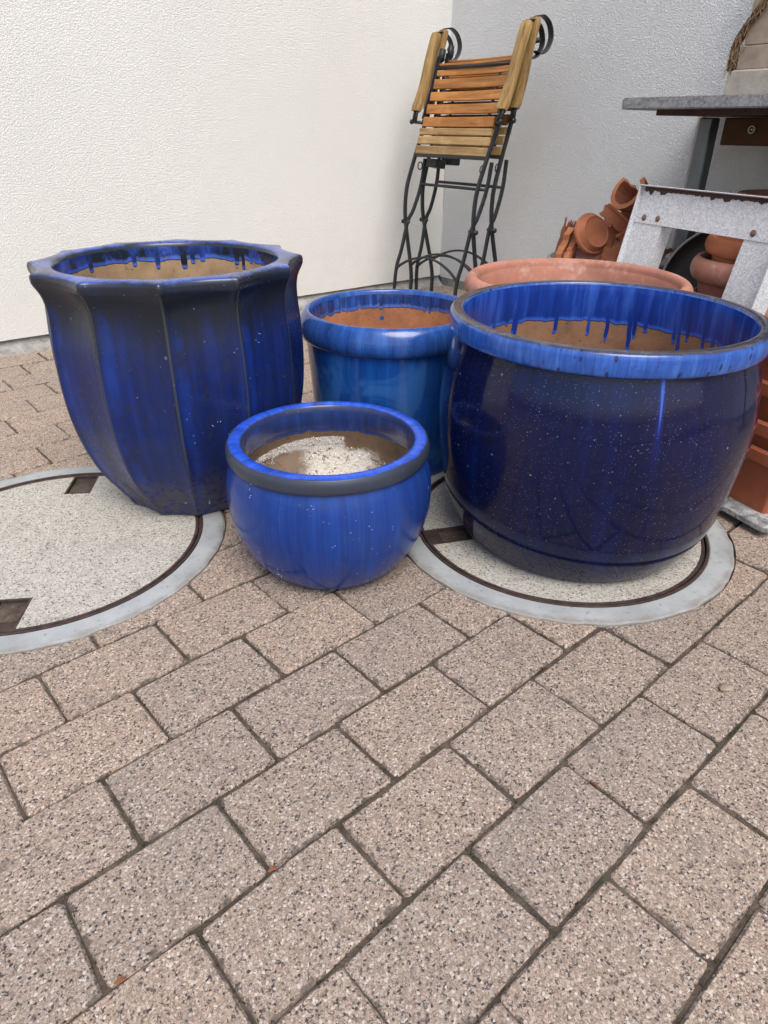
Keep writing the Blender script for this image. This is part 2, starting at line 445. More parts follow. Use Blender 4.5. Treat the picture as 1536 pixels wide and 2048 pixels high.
# left wall: frame with x along the wall (towards the corner), y into it
mL = Matrix((LD, Vector((0, 0, 1)).cross(LD), Vector((0, 0, 1)))).transposed().to_4x4(); mL.translation = CORNER
wl = tag(empty('house_wall', mat=mL), 'long cream plastered house wall with grey concrete plinth behind the fluted pot', 'wall')
bm = bmesh.new(); add_box(bm, -7.0, .0, 0, .30, .053, 3.0); bm_obj('plaster', bm, M_wallL, wl)
bm = bmesh.new()
N_ = 160; prev = None
for i in range(N_ + 1):        # rough plinth with a mortar fillet at its foot
    x = -7.0 + 7.0 * i / N_
    a = mnoise.noise(Vector((x * 5, 3, 0))) * .006; b_ = mnoise.noise(Vector((x * 9, 7, 1))) * .008
    pr_ = [bm.verts.new(p) for p in ((x, .2, .0535), (x, .014 + a * .4, .0535), (x, .012 + a * .5, .03 + b_), (x, -.006 + a, .016 + b_ * .6), (x, -.034 + a * 1.6, -.004), (x, -.034 + a * 1.6, -.05))]
    if prev:
        for k in range(5): bm.faces.new((prev[k], pr_[k], pr_[k + 1], prev[k + 1]))
    prev = pr_
bm_obj('plinth', bm, M_plinth, wl, smooth=True)
mR = wframe(0, 0, 0)
wr = tag(empty('house_wall', mat=mR), 'cool white plastered wall behind the folding chairs and the table', 'wall')
bm = bmesh.new(); add_box(bm, .003, 6.5, 0, .30, .045, 3.0); bm_obj('plaster', bm, M_wallR, wr)
bm = bmesh.new(); add_box(bm, .003, 6.5, .012, .29, -.05, .0455); bm_obj('plinth', bm, M_plinth, wr)

# ------------------------------------------------------------------ ground
GY = R(41.532); PB, PA = .14, .21
TX, TY = -2.445, -7.413
gu = Vector((math.cos(GY), math.sin(GY), 0)); gv = Vector((math.sin(GY), -math.cos(GY), 0))   # along rows, towards the viewer
def g2w(u, vv):
    X = u * PA - TX * PB; Y = -vv * PB - TY * PB
    c_, s_ = math.cos(GY), math.sin(GY)
    return Vector((c_ * X - s_ * Y, s_ * X + c_ * Y, 0))

bm = bmesh.new()
add_box(bm, -12, 12, -14, 9, -.3, -.0555)
tag(bm_obj('ground', bm, M_pavbulk), kind='structure')
bm = bmesh.new()
n_ = 40
for i in range(n_ + 1):
    for j in range(n_ + 1): bm.verts.new((-4 + 8 * i / n_, -1.5 + 7 * j / n_, -.0065 + .0015 * mnoise.noise(Vector((i * .9, j * .9, 0)))))
bm.verts.ensure_lookup_table()
for i in range(n_):
    for j in range(n_): bm.faces.new([bm.verts[k] for k in (i * (n_ + 1) + j, (i + 1) * (n_ + 1) + j, (i + 1) * (n_ + 1) + j + 1, i * (n_ + 1) + j + 1)])
pave = tag(bm_obj('paving', bm, M_sand, smooth=True), kind='structure')

COVERS = [(Vector((-.7525, 1.2905, 0)), .386), (Vector((.411, 1.392, 0)), .388)]

def paver_bm(seed, a=.1026, b=.0676, flat=False):
    rnd = random.Random(seed)
    J = lambda s=.0015: rnd.uniform(-s, s)
    c = .005
    per = [(-a + c, -b), (-a * .35, -b), (a * .35, -b), (a - c, -b), (a, -b + c), (a, 0), (a, b - c), (a - c, b), (a * .35, b), (-a * .35, b), (-a + c, b), (-a, b - c), (-a, 0), (-a, -b + c)]
    per = [(x + J(), y + J()) for x, y in per]
    bm = bmesh.new()
    r0 = [bm.verts.new((x, y, -.05)) for x, y in per]
    r1 = [bm.verts.new((x, y, -.0042 + J(.001))) for x, y in per]
    k = .0034
    r2 = [bm.verts.new((x * (1 - k / a) + J(.0006), y * (1 - k / b) + J(.0006), 0)) for x, y in per]
    n = len(per)
    for i in range(n):
        j = (i + 1) % n
        bm.faces.new((r0[i], r0[j], r1[j], r1[i])); bm.faces.new((r1[i], r1[j], r2[j], r2[i]))
    bm.faces.new(r2); bm.faces.new(list(reversed(r0)))
    return bm

variants = []
for k in range(10):
    me = bpy.data.meshes.new('paver'); b_ = paver_bm(k); b_.to_mesh(me); b_.free()
    me.materials.append(M_pav)
    for p in me.polygons: p.use_smooth = False
    variants.append(me)

cells = []
mwi = mw.inverted()
def pix(P):
    c_ = mwi @ P
    if c_.z > -.05: return None
    return 768 + 1352.09 * c_.x / -c_.z, 1024 - 1352.09 * c_.y / -c_.z
rng = random.Random(4)
for r in range(-34, 22):
    for k in range(-34, 34):
        u = k + .5 + (0 if r % 2 else .5)
        du = .10 * max(0, min(1, (-r - 2) / 6.0))          # the far rows sit a little further along
        P = g2w(u - du, r - .5)
        if not (-3.6 < P.x < 3.6 and -1.2 < P.y < 5.2): continue
        rel = P - CORNER
        if rel.dot(LD) > .08 or rel.dot(RD) < -.08: continue
        if rel.dot(LD) > -.02 and rel.dot(RD) < -.02: continue
        if any((P - c_).length < rad - .115 for c_, rad in COVERS): continue
        px = pix(P); vis = px is not None and -70 < px[0] < 1606 and 500 < px[1] < 2130
        cells.append((not vis, (P - Vector((0, 0, CAMH))).length, P, rng.random()))
cells.sort(key=lambda t: (t[0], t[1]))
bulk = bmesh.new(); nobj = 0
cutters = []
for c_, rad in COVERS:
    b_ = bmesh.new(); bmesh.ops.create_cone(b_, cap_ends=True, segments=96, radius1=rad + .004, radius2=rad + .004, depth=.3)
    o = bm_obj('cutter', b_); o.location = c_; cutters.append((o, c_, rad))
dg = None
todo_cut = []
for hidden, dist, P, rv in cells:
    me = variants[int(rv * 9.99)]
    rz = GY + rng.gauss(0, .006) + (PI if rng.random() < .5 else 0)
    loc = P + Vector((rng.gauss(0, .0009), rng.gauss(0, .0009), rng.gauss(0, .0009) - .001))
    tilt = (rng.gauss(0, .005), rng.gauss(0, .004))
    near = [c for c in cutters if abs((P - c[1]).length - c[2]) < .135]
    if near or (nobj < 262 and not hidden):
        nobj += 1
        o = bpy.data.objects.new('paver', me.copy() if near else me); COL.objects.link(o)
        o.parent = pave; o.location = loc; o.rotation_euler = (tilt[0], tilt[1], rz)
        if near: todo_cut.append((o, near))
    else:
        b_ = bmesh.new(); b_.from_mesh(me)
        bmesh.ops.transform(b_, matrix=Matrix.Translation(loc) @ Matrix.Rotation(rz, 4, 'Z'), verts=b_.verts)
        tmp = bpy.data.meshes.new('t'); b_.to_mesh(tmp); b_.free(); bulk.from_mesh(tmp); bpy.data.meshes.remove(tmp)
o = bm_obj('distant_pavers', bulk, M_pavbulk, pave); o['kind'] = 'stuff'
for o, near in todo_cut:
    for c in near:
        md = o.modifiers.new('cut', 'BOOLEAN'); md.operation = 'DIFFERENCE'; md.solver = 'EXACT'; md.object = c[0]
bpy.context.view_layer.update()
dg = bpy.context.evaluated_depsgraph_get()
for o, near in todo_cut:
    me = bpy.data.meshes.new_from_object(o.evaluated_get(dg))
    o.modifiers.clear()
    if len(me.polygons) < 4: bpy.data.objects.remove(o); continue
    me.materials.clear(); me.materials.append(M_pav)
    o.data = me
for c in cutters: bpy.data.objects.remove(c[0])

# ------------------------------------------------------------------ covers
def ring(name, prof, mat, parent, segs=160, jit=0.0):
    def rm(r, z, th, i):
        if jit and r > .37: return r + jit * (mnoise.noise(Vector((math.cos(th) * 9, math.sin(th) * 9, 2.2))) + .5 * mnoise.noise(Vector((math.cos(th) * 31, math.sin(th) * 31, 5))))
        return r
    o = lathe(name, prof, mat, parent, segs, rm)
    me = o.data; me.polygons.foreach_set('use_smooth', [False] * len(me.polygons))
    return o

def cover(center, rout, label, pockets, rl, dz=0.0):
    e = tag(empty('manhole_cover', center), label, 'manhole cover', 'round concrete manhole covers')
    ring('concrete_frame', [(rout - .050, -.06), (rout - .050, .0005), (rout - .048, .002), (rout - .004, .0015), (rout, -.001), (rout + .002, -.03)], M_conc, e, jit=.0045)
    rf = rout - .0505
    ring('frame_ring', [(rf - .006, -.05), (rf - .006, .0022), (rf - .0045, .0032), (rf - .0005, .0032), (rf, .0022), (rf, -.05)], M_rust, e)
    ring('gap', [(rf - .012, -.022), (rf - .004, -.022)], M_rust, e)
    ring('lid_ring', [(rf - .0165, -.05), (rf - .0165, .0008), (rf - .015, .0018), (rf - .0105, .0018), (rf - .0098, .0008), (rf - .0098, -.05)], M_rust, e)
    b_ = bmesh.new(); bmesh.ops.create_cone(b_, cap_ends=True, segments=160, radius1=rf - .0168, radius2=rf - .0168, depth=.06)
    bmesh.ops.translate(b_, verts=b_.verts, vec=(0, 0, -.0295))
    lid = bm_obj('concrete_lid', b_, M_lid, e)
    cuts = []
    for ang, w, ln in pockets:
        b_ = bmesh.new(); add_box(b_, rf - ln, rf - .0105, -w, w, -.045, .1)
        cu = bm_obj('cutter', b_); cu.matrix_world = Matrix.Translation(center) @ Matrix.Rotation(ang, 4, 'Z'); cuts.append(cu)
        md = lid.modifiers.new('c', 'BOOLEAN'); md.operation = 'DIFFERENCE'; md.solver = 'EXACT'; md.object = cu
        p = empty('handle_pocket'); p.parent = e; p.rotation_euler = (0, 0, ang)
        bpy.data.objects.remove(p)
        b_ = bmesh.new()
        x0, x1 = rf - ln + .0005, rf - .0168
        t = .005
        add_box(b_, x0, x0 + t, -w, w, -.035, .001); add_box(b_, x0 + t, x1, -w + .0004, -w + t, -.035, .001); add_box(b_, x0 + t, x1, w - t, w - .0004, -.035, .001)
        add_box(b_, x0 + ln * .55, x1, -w + t, w - t, -.022, -.005, .003)     # bridge plate
        add_box(b_, x0 + t, x0 + ln * .55, -w + t, w - t, -.034, -.030)
        bm_obj('handle_pocket', b_, M_rust, e, rot=(0, 0, ang))
    bpy.context.view_layer.update()
    dg = bpy.context.evaluated_depsgraph_get()
    me = bpy.data.meshes.new_from_object(lid.evaluated_get(dg)); lid.modifiers.clear(); lid.data = me
    if not me.materials: me.materials.append(M_lid)
    for cu in cuts: bpy.data.objects.remove(cu)
    return e
cover(COVERS[0][0], .386, 'round concrete manhole cover under the fluted pot', [(R(97), .032, .115), (R(-83), .032, .115)], .32)
cover(COVERS[1][0], .388, 'round concrete manhole cover under the big dark navy pot', [(R(-165), .032, .115), (R(15), .032, .115)], .32)

# ------------------------------------------------------------------ blue pots
def root(name, c, label, cat='pot', group=None, rz=0.0):
    return tag(empty(name, (c[0], c[1], c[2] if len(c) > 2 else .003), (0, 0, rz)), label, cat, group)
BP = 'blue glazed flower pots'

# --- fluted pot
A_C = (-.4766, 1.566)
frA = math.atan2(-A_C[1], -A_C[0]) - .09
def flute(dep):
    def f(r, z, th, i):
        p = ((th - frA) / (2 * PI / 12)) % 1.0
        qq = 1 - abs(1 - 2 * p)           # 0 on a ridge, 1 mid face
        d = dep(r, z, i)
        rid = .004 * math.exp(-(qq / .07) ** 2) * (1 if d > .02 else 0)
        return r * (1 - d * (1 - (1 - qq) ** 2)) + rid
    return f
def extraA(q, v, s_, th, c, rg):
    # burnt dark glaze just below the rim and along the ridges
    p = q.math('FRACT', q.math('DIVIDE', q.math('SUBTRACT', th, frA - 4 * PI), 2 * PI / 12))
    ridge = q.math('ABSOLUTE', q.math('SUBTRACT', p, q.math('ROUND', p)))
    band = q.math('ADD', s_[2], q.math('MULTIPLY', q.math('SUBTRACT', q.noise(streakvec(q, v, 6, 2)[0], 1.0, 4, .6), .5), .16))
    c = q.mix(q.math('MULTIPLY', q.sm(band, .395, .50), .92), c, (.013, .016, .019))
    blu = q.math('MULTIPLY', q.sm(q.math('ABSOLUTE', q.math('SUBTRACT', p, .13)), .13, .03), q.sm(band, .52, .44))
    c = q.mix(q.math('MULTIPLY', q.math('MULTIPLY', blu, q.sm(q.noise(v, 11, 5, .65), .36, .62)), .7), c, (.010, .036, .22))
    c = q.mix(q.math('MULTIPLY', q.math('MULTIPLY', q.sm(ridge, .022, .008), q.sm(s_[2], .12, .2)), .75), c, (.045, .055, .05))
    return c, rg
M_A = glaze('glaze_fluted', [(.007, .011, .042), (.007, .017, .095), (.009, .031, .20)], 9, 2.6, .24, (.022, .025, .045), .55, 3.0, extraA,
            [(170, .965, .55, (.45, .44, .42), 6), (60, .985, .8, (.6, .57, .5), 4)], dirt_z=.15, mott=.6, spec=.32)
def extraArim(q, v, s_, th, c, rg):
    c = q.mix(q.math('MULTIPLY', q.sm(q.noise(v, 13, 6, .75), .46, .58), .8), c, (.016, .020, .022))
    dk = q.sm(q.math('ADD', s_[2], q.math('MULTIPLY', q.noise(v, 30, 3), .004)), .5590, .5555)
    return q.mix(q.math('MULTIPLY', dk, .92), c, (.013, .016, .017)), rg
M_Arim = glaze('glaze_fluted_rim', [(.02, .035, .14), (.045, .085, .34), (.08, .13, .44)], 8, 3, .20, (.03, .04, .06), .3, 5, extraArim, [(240, .95, .5, (.5, .5, .48), 8)])
M_Ain = inner('fluted_inside', .517, (.36, .24, .13), [(.006, .010, .03), (.02, .05, .24), (.05, .12, .55)], .028, 4, ((.012, .016, .014), .95))
A = root('fluted_pot', A_C, 'tall blue fluted pot with scalloped twelve-point rim', 'pot', BP)
lathe('body', smooth_prof([(.168, .0), (.177, .004), (.188, .025), (.207, .055), (.236, .105), (.259, .165), (.2755, .24), (.2815, .32), (.2800, .40), (.2755, .455), (.2745, .485), (.2765, .505), (.2815, .520), (.2885, .533)], 5),
      M_A, A, 288, flute(lambda r, z, i: .052 + .020 * max(0, min(1, (z - .40) / .12))), close='start')
def depr(r, z, i): return .072 * max(0, min(1, (r - .240) / .040))
lathe('rim', [(.2885, .533), (.2915, .5405), (.2918, .549), (.2902, .5545), (.2872, .5570), (.281, .5582), (.262, .5590), (.2445, .5582), (.2395, .5565), (.2365, .553), (.2352, .548)], M_Arim, A, 288, flute(depr))
lathe('inner_wall', [(.2352, .548), (.2345, .54), (.2350, .49), (.236, .40), (.230, .25), (.20, .10), (.16, .04), (.05, .035), (.01, .035)], M_Ain, A, 128)
# --- small round pot
D_C = (-.112, 1.241)
def extraD(q, v, s_, th, c, rg):
    pale = q.math('MULTIPLY', q.sm(q.noise(streakvec(q, v, 26, 5)[0], 1.0, 4, .7), .50, .72), .22)
    c = q.mix(pale, c, (.03, .11, .38))
    return c, q.math('ADD', rg, q.math('MULTIPLY', pale, .3))
M_D = glaze('glaze_small', [(.006, .024, .14), (.008, .038, .21), (.011, .056, .29)], 14, 2.4, .17, (.03, .045, .13), .30, 2.5, extraD,
            [(210, .965, .6, (.5, .5, .5), 6), (85, .985, .7, (.6, .58, .52), 5)], dirt_z=.03, spec=.32)
def extraDrim(q, v, s_, th, c, rg):
    rr = q.math('SQRT', q.math('ADD', q.math('MULTIPLY', s_[0], s_[0]), q.math('MULTIPLY', s_[1], s_[1])))
    wob = q.math('MULTIPLY', q.math('SUBTRACT', q.noise(v, 25, 4), .5), .010)
    out = q.sm(q.math('ADD', rr, wob), .1925, .1975); inn = q.sm(q.math('ADD', rr, wob), .1745, .171)
    c = q.mix(q.math('MULTIPLY', out, .95), c, (.032, .037, .036)); c = q.mix(q.math('MULTIPLY', inn, .85), c, (.03, .035, .045))
    return c, q.math('ADD', rg, q.math('MULTIPLY', out, .15))
M_Drim = glaze('glaze_small_rim', [(.010, .04, .26), (.018, .08, .55), (.04, .14, .70)], 10, 3, .22, (.02, .03, .05), .35, 8, extraDrim, [(260, .96, .5, (.5, .5, .48), 8)])
def crust(q, v, s_, th, cl):
    n1 = q.noise(v, 45, 5, .7); n2 = q.noise(v, 160, 3, .7)
    dg = q.math('MULTIPLY', th, 180 / PI)
    top = q.math('SUBTRACT', .197, q.math('MULTIPLY', q.math('POWER', q.math('MAXIMUM', 0.0, q.math('DIVIDE', q.math('SUBTRACT', dg, 100.0), 60.0)), 2.0), .022))
    inz = q.sm(q.math('SUBTRACT', top, q.math('ADD', s_[2], q.math('MULTIPLY', q.math('SUBTRACT', n1, .5), .02))), -.001, .003)
    left = q.math('MULTIPLY', q.sm(dg, 82, 86), q.sm(dg, 164, 150))
    hole = q.math('MULTIPLY', q.sm(q.math('ADD', dg, q.math('MULTIPLY', n1, 30)), 118, 134), q.sm(q.math('ADD', s_[2], q.math('MULTIPLY', n1, .03)), .190, .176))
    m = q.math('MULTIPLY', q.math('MULTIPLY', inz, left), q.math('SUBTRACT', 1.0, q.math('MULTIPLY', hole, .9)))
    low = q.math('MULTIPLY', q.math('MULTIPLY', q.sm(q.math('ADD', s_[2], q.math('MULTIPLY', n1, .05)), .195, .182), q.sm(q.math('ADD', dg, q.math('MULTIPLY', n1, 14)), 62, 78)), q.sm(dg, 100, 84))
    m = q.math('MAXIMUM', m, low)
    m = q.math('MULTIPLY', m, q.sm(q.math('ADD', q.math('MULTIPLY', n2, .6), q.math('MULTIPLY', n1, .6)), .47, .58))
    return q.mix(q.math('MULTIPLY', m, .92), cl, (.80, .77, .71))
M_Din = inner('small_inside', .213, (.235, .155, .095), [(.012, .02, .07), (.018, .04, .16), (.03, .07, .27)], .006, 5, ((.03, .035, .045), .4), False, patch=crust)
D = root('round_pot', D_C, 'small round bright blue pot with white residue inside, standing foremost on the pavers', 'pot', BP)
lathe('body', smooth_prof([(.128, .0), (.139, .003), (.155, .016), (.178, .048), (.196, .088), (.2065, .13), (.209, .165), (.207, .198), (.2005, .225), (.1925, .2455)], 6), M_D, D, 128, close='start')
lathe('rim', smooth_prof([(.1925, .2455), (.1985, .2465), (.2015, .2515), (.2022, .2600), (.2010, .2685), (.1985, .2740), (.1960, .2765), (.185, .2785), (.1765, .2775), (.1720, .2755), (.1695, .271), (.168, .264)], 3), M_Drim, D, 128)
lathe('inner_wall', smooth_prof([(.168, .264), (.1668, .25), (.170, .228), (.183, .195), (.193, .16), (.189, .11), (.172, .06), (.145, .03), (.07, .024), (.01, .024)], 3), M_Din, D, 128)
# --- middle pot
B_C = (.017, 1.777)
def extraB(q, v, s_, th, c, rg):
    pale = q.math('MULTIPLY', q.sm(q.noise(q.map(v, (1, 1, .6)), 9, 5, .6, .8), .48, .64), .6)
    c = q.mix(pale, c, (.04, .15, .42))
    # raw grey-brown strip where the glaze missed, at the left side
    dth = q.math('ABSOLUTE', q.math('SUBTRACT', th, R(-176)))
    f = q.math('MULTIPLY', q.sm(q.math('ADD', dth, q.math('MULTIPLY', q.math('SUBTRACT', q.noise(v, 12, 3), .5), .3)), .42, .22), .85)
    return q.mix(f, c, (.16, .155, .14)), rg
M_B = glaze('glaze_middle', [(.005, .040, .19), (.009, .070, .31), (.02, .12, .42)], 5, 2.0, .13, (.02, .04, .10), .35, 3, extraB, [(230, .985, .4, (.5, .5, .5), 6)])
M_Brim = glaze('glaze_middle_rim', [(.008, .03, .14), (.018, .075, .30), (.05, .14, .45)], 7, 6, .13, (.02, .035, .10), .5, 5)
M_Bin = inner('middle_inside', .357, (.40, .165, .075), [(.010, .02, .10), (.018, .06, .27), (.07, .15, .45)], .006, 11, ((.02, .025, .05), .6))
Bp = root('roll_rim_pot', B_C, 'teal-blue pot with thick rolled rim standing behind the small round pot', 'pot', BP)
lathe('body', smooth_prof([(.188, .0), (.1935, .004), (.197, .03), (.206, .11), (.214, .2), (.219, .27), (.223, .325), (.2235, .337)], 5), M_B, Bp, 128, close='start')
lathe('rim', smooth_prof([(.2235, .337), (.231, .3385), (.239, .347), (.2425, .362), (.2405, .380), (.234, .395), (.226, .4045), (.219, .407), (.213, .404), (.2095, .395)], 4), M_Brim, Bp, 128, wob=.004)
lathe('inner_wall', [(.2095, .395), (.208, .385), (.208, .35), (.206, .28), (.198, .15), (.188, .05), (.16, .03), (.01, .03)], M_Bin, Bp, 128)
# --- big dark pot
C_C = (.438, 1.372)
def extraC(q, v, s_, th, c, rg):
    # purple-brown breaking of the glaze, a highlight streak painted in below the rim
    p = q.sm(q.noise(q.map(v, (1, 1, .5)), 4.2, 4, .6), .50, .70)
    c = q.mix(q.math('MULTIPLY', p, .35), c, (.014, .010, .030))
    dth = q.math('ABSOLUTE', q.math('SUBTRACT', th, R(-85.5)))
    glint = q.math('MULTIPLY', q.sm(q.math('ADD', dth, q.math('MULTIPLY', q.math('SUBTRACT', .44, s_[2]), .07)), .012, .006), q.sm(s_[2], .345, .40))
    glint_halo = q.math('MULTIPLY', q.sm(dth, .030, .010), q.math('MULTIPLY', q.sm(s_[2], .24, .40), .25))
    c = q.mix(glint_halo, c, (.012, .03, .26)); c = q.mix(q.math('MULTIPLY', glint, .8), c, (.035, .11, .50))
    # dusty wash low on the right flank
    dd = q.math('MULTIPLY', q.sm(q.noise(streakvec(q, v, 30, 14)[0], 1.0, 5, .75), .55, .70), q.math('MULTIPLY', q.sm(th, R(-75), R(-40)), q.sm(s_[2], .34, .16)))
    c = q.mix(q.math('MULTIPLY', dd, .45), c, (.28, .27, .25))
    return c, q.math('ADD', rg, q.math('MULTIPLY', dd, .3))
M_Cm = glaze('glaze_navy', [(.003, .004, .020), (.003, .006, .038), (.004, .011, .080)], 6, 1.2, .08, (.012, .010, .03), .5, 2, extraC,
             [(190, .93, .34, (.34, .35, .38), 5), (330, .80, .30, (.34, .35, .38), 4), (110, .985, .6, (.5, .5, .5), 4)], bumpk=.05, dirt_z=.03, m0=.30, m1=.62, spec=.30)
def extraCrim(q, v, s_, th, c, rg):
    top = q.sm(q.math('ADD', s_[2], q.math('MULTIPLY', q.noise(v, 40, 4), .006)), .4945, .4985)
    c = q.mix(q.math('MULTIPLY', top, .93), c, (.045, .037, .032))
    tl = q.math('MULTIPLY', top, q.sm(q.noise(v, 55, 4, .7), .5, .65))
    c = q.mix(q.math('MULTIPLY', tl, .5), c, (.12, .13, .17))
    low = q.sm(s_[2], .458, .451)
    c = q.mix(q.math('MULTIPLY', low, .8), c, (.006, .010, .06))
    pk = q.N('ShaderNodeTexVoronoi', {'Vector': q.map(v, (1, 1, .5)), 'Scale': 95.0}, feature='F1')
    f = q.math('MULTIPLY', q.sm(q.sep(pk.outputs['Color'])[0], .84, .88), q.sm(pk.outputs['Distance'], .4, .2))
    return q.mix(q.math('MULTIPLY', f, .8), c, (.008, .01, .03)), rg
M_Crim = glaze('glaze_navy_rim', [(.014, .05, .25), (.028, .105, .42), (.07, .20, .58)], 22, 8, .14, (.012, .03, .18), .35, 6, extraCrim)
M_Cin = inner('big_inside', .404, (.29, .155, .085), [(.006, .018, .12), (.012, .045, .28), (.05, .14, .52)], .080, 5, cellk=84)
C = root('barrel_pot', C_C, 'largest pot, glossy dark navy barrel with lighter blue rim, speckled with dust', 'pot', BP)
lathe('body', smooth_prof([(.228, .0), (.240, .003), (.254, .016), (.2695, .040), (.2835, .068), (.2940, .095), (.305, .14), (.313, .19), (.319, .245), (.3205, .30), (.316, .35), (.3065, .402), (.2965, .438), (.2935, .4515)], 5), M_Cm, C, 160, close='start')
lathe('rim', smooth_prof([(.2935, .4515), (.300, .4520), (.3050, .4565), (.3075, .467), (.3080, .480), (.3068, .4895), (.3035, .4945), (.298, .4962), (.288, .4965), (.2825, .4950), (.2797, .490)], 4), M_Crim, C, 160)
lathe('inner_wall', smooth_prof([(.2797, .490), (.2785, .47), (.281, .43), (.290, .37), (.300, .28), (.296, .2), (.27, .1), (.23, .03), (.05, .025), (.01, .025)], 4), M_Cin, C, 160)
# --- terracotta pot behind
E_C = (.555, 2.05)
E = root('terracotta_pot', E_C, 'wide weathered terracotta pot with rounded rim directly behind the navy pot', 'pot')
lathe('body', [(.20, .0), (.206, .004), (.232, .12), (.262, .26), (.288, .36), (.292, .372)], M_terra, E, 96, close='start', wob=.006)
lathe('rim', smooth_prof([(.292, .372), (.306, .376), (.3175, .388), (.3225, .405), (.3205, .421), (.312, .4325), (.302, .4365), (.293, .434), (.287, .426), (.285, .414)], 4), M_terra, E, 96, wob=.006)
lathe('inner_wall', [(.285, .414), (.278, .40), (.274, .37), (.268, .35), (.24, .22), (.2, .05), (.18, .03), (.01, .03)], M_terra, E, 96)

# white residue inside the small pot (flakes lying on the wall and floor)
rng = random.Random(11)
bm = bmesh.new()
def rin(z):
    pts = [(.024, .145), (.06, .172), (.11, .189), (.16, .193), (.195, .183), (.228, .170)]
    for (z0, r0), (z1, r1) in zip(pts, pts[1:]):
        if z <= z1: return r0 + (r1 - r0) * (z - z0) / (z1 - z0)
    return .168
cnt = 0
while cnt < 2600:
    ang = rng.uniform(28, 166); z = rng.uniform(.085, .202)
    nz = mnoise.noise(Vector((ang * .06, z * 45, 3))) + .5 * mnoise.noise(Vector((ang * .16, z * 120, 8)))
    topz = .197 - max(0, (ang - 100) / 60) ** 2 * .022
    if z > topz + nz * .003: continue
    if ang > 84:
        dens = .35 + nz * .9 + (.55 if z > topz - .02 else 0) + (.9 if ang < 104 and z < .17 else 0)
        if ang > 112 and z < .165: dens -= .45
    else:
        if z > .168 - max(0, 75 - ang) * .001 + (.028 if ang < 48 else 0): continue
        dens = .55 + nz - max(0, (70 - ang) / 30) * .8
        if 36 < ang < 46 and z > .165: dens = .5
    if rng.random() > dens: continue
    cnt += 1
    a = R(ang); r_ = rin(z) - rng.uniform(.0, .0015)
    p = Vector((r_ * math.cos(a), r_ * math.sin(a), z))
    s_ = rng.uniform(.0006, .0020) * (1.5 if rng.random() < .1 else 1)
    ax = Vector((rng.gauss(0, 1), rng.gauss(0, 1), rng.gauss(0, 1))).normalized(); bx = ax.orthogonal().normalized(); cx = ax.cross(bx)
    v4 = [bm.verts.new(p + bx * s_ * rng.uniform(.6, 1.6)), bm.verts.new(p + cx * s_), bm.verts.new(p - bx * s_), bm.verts.new(p + ax * s_ * .7)]
    for t in ((0, 1, 3), (1, 2, 3), (2, 0, 3), (0, 2, 1)): bm.faces.new([v4[i] for i in t])
o = bm_obj('white_residue', bm, M_white, loc=(D_C[0], D_C[1], .003))
tag(o, 'crumbly white residue clinging inside the small round blue pot', 'residue', kind='stuff')

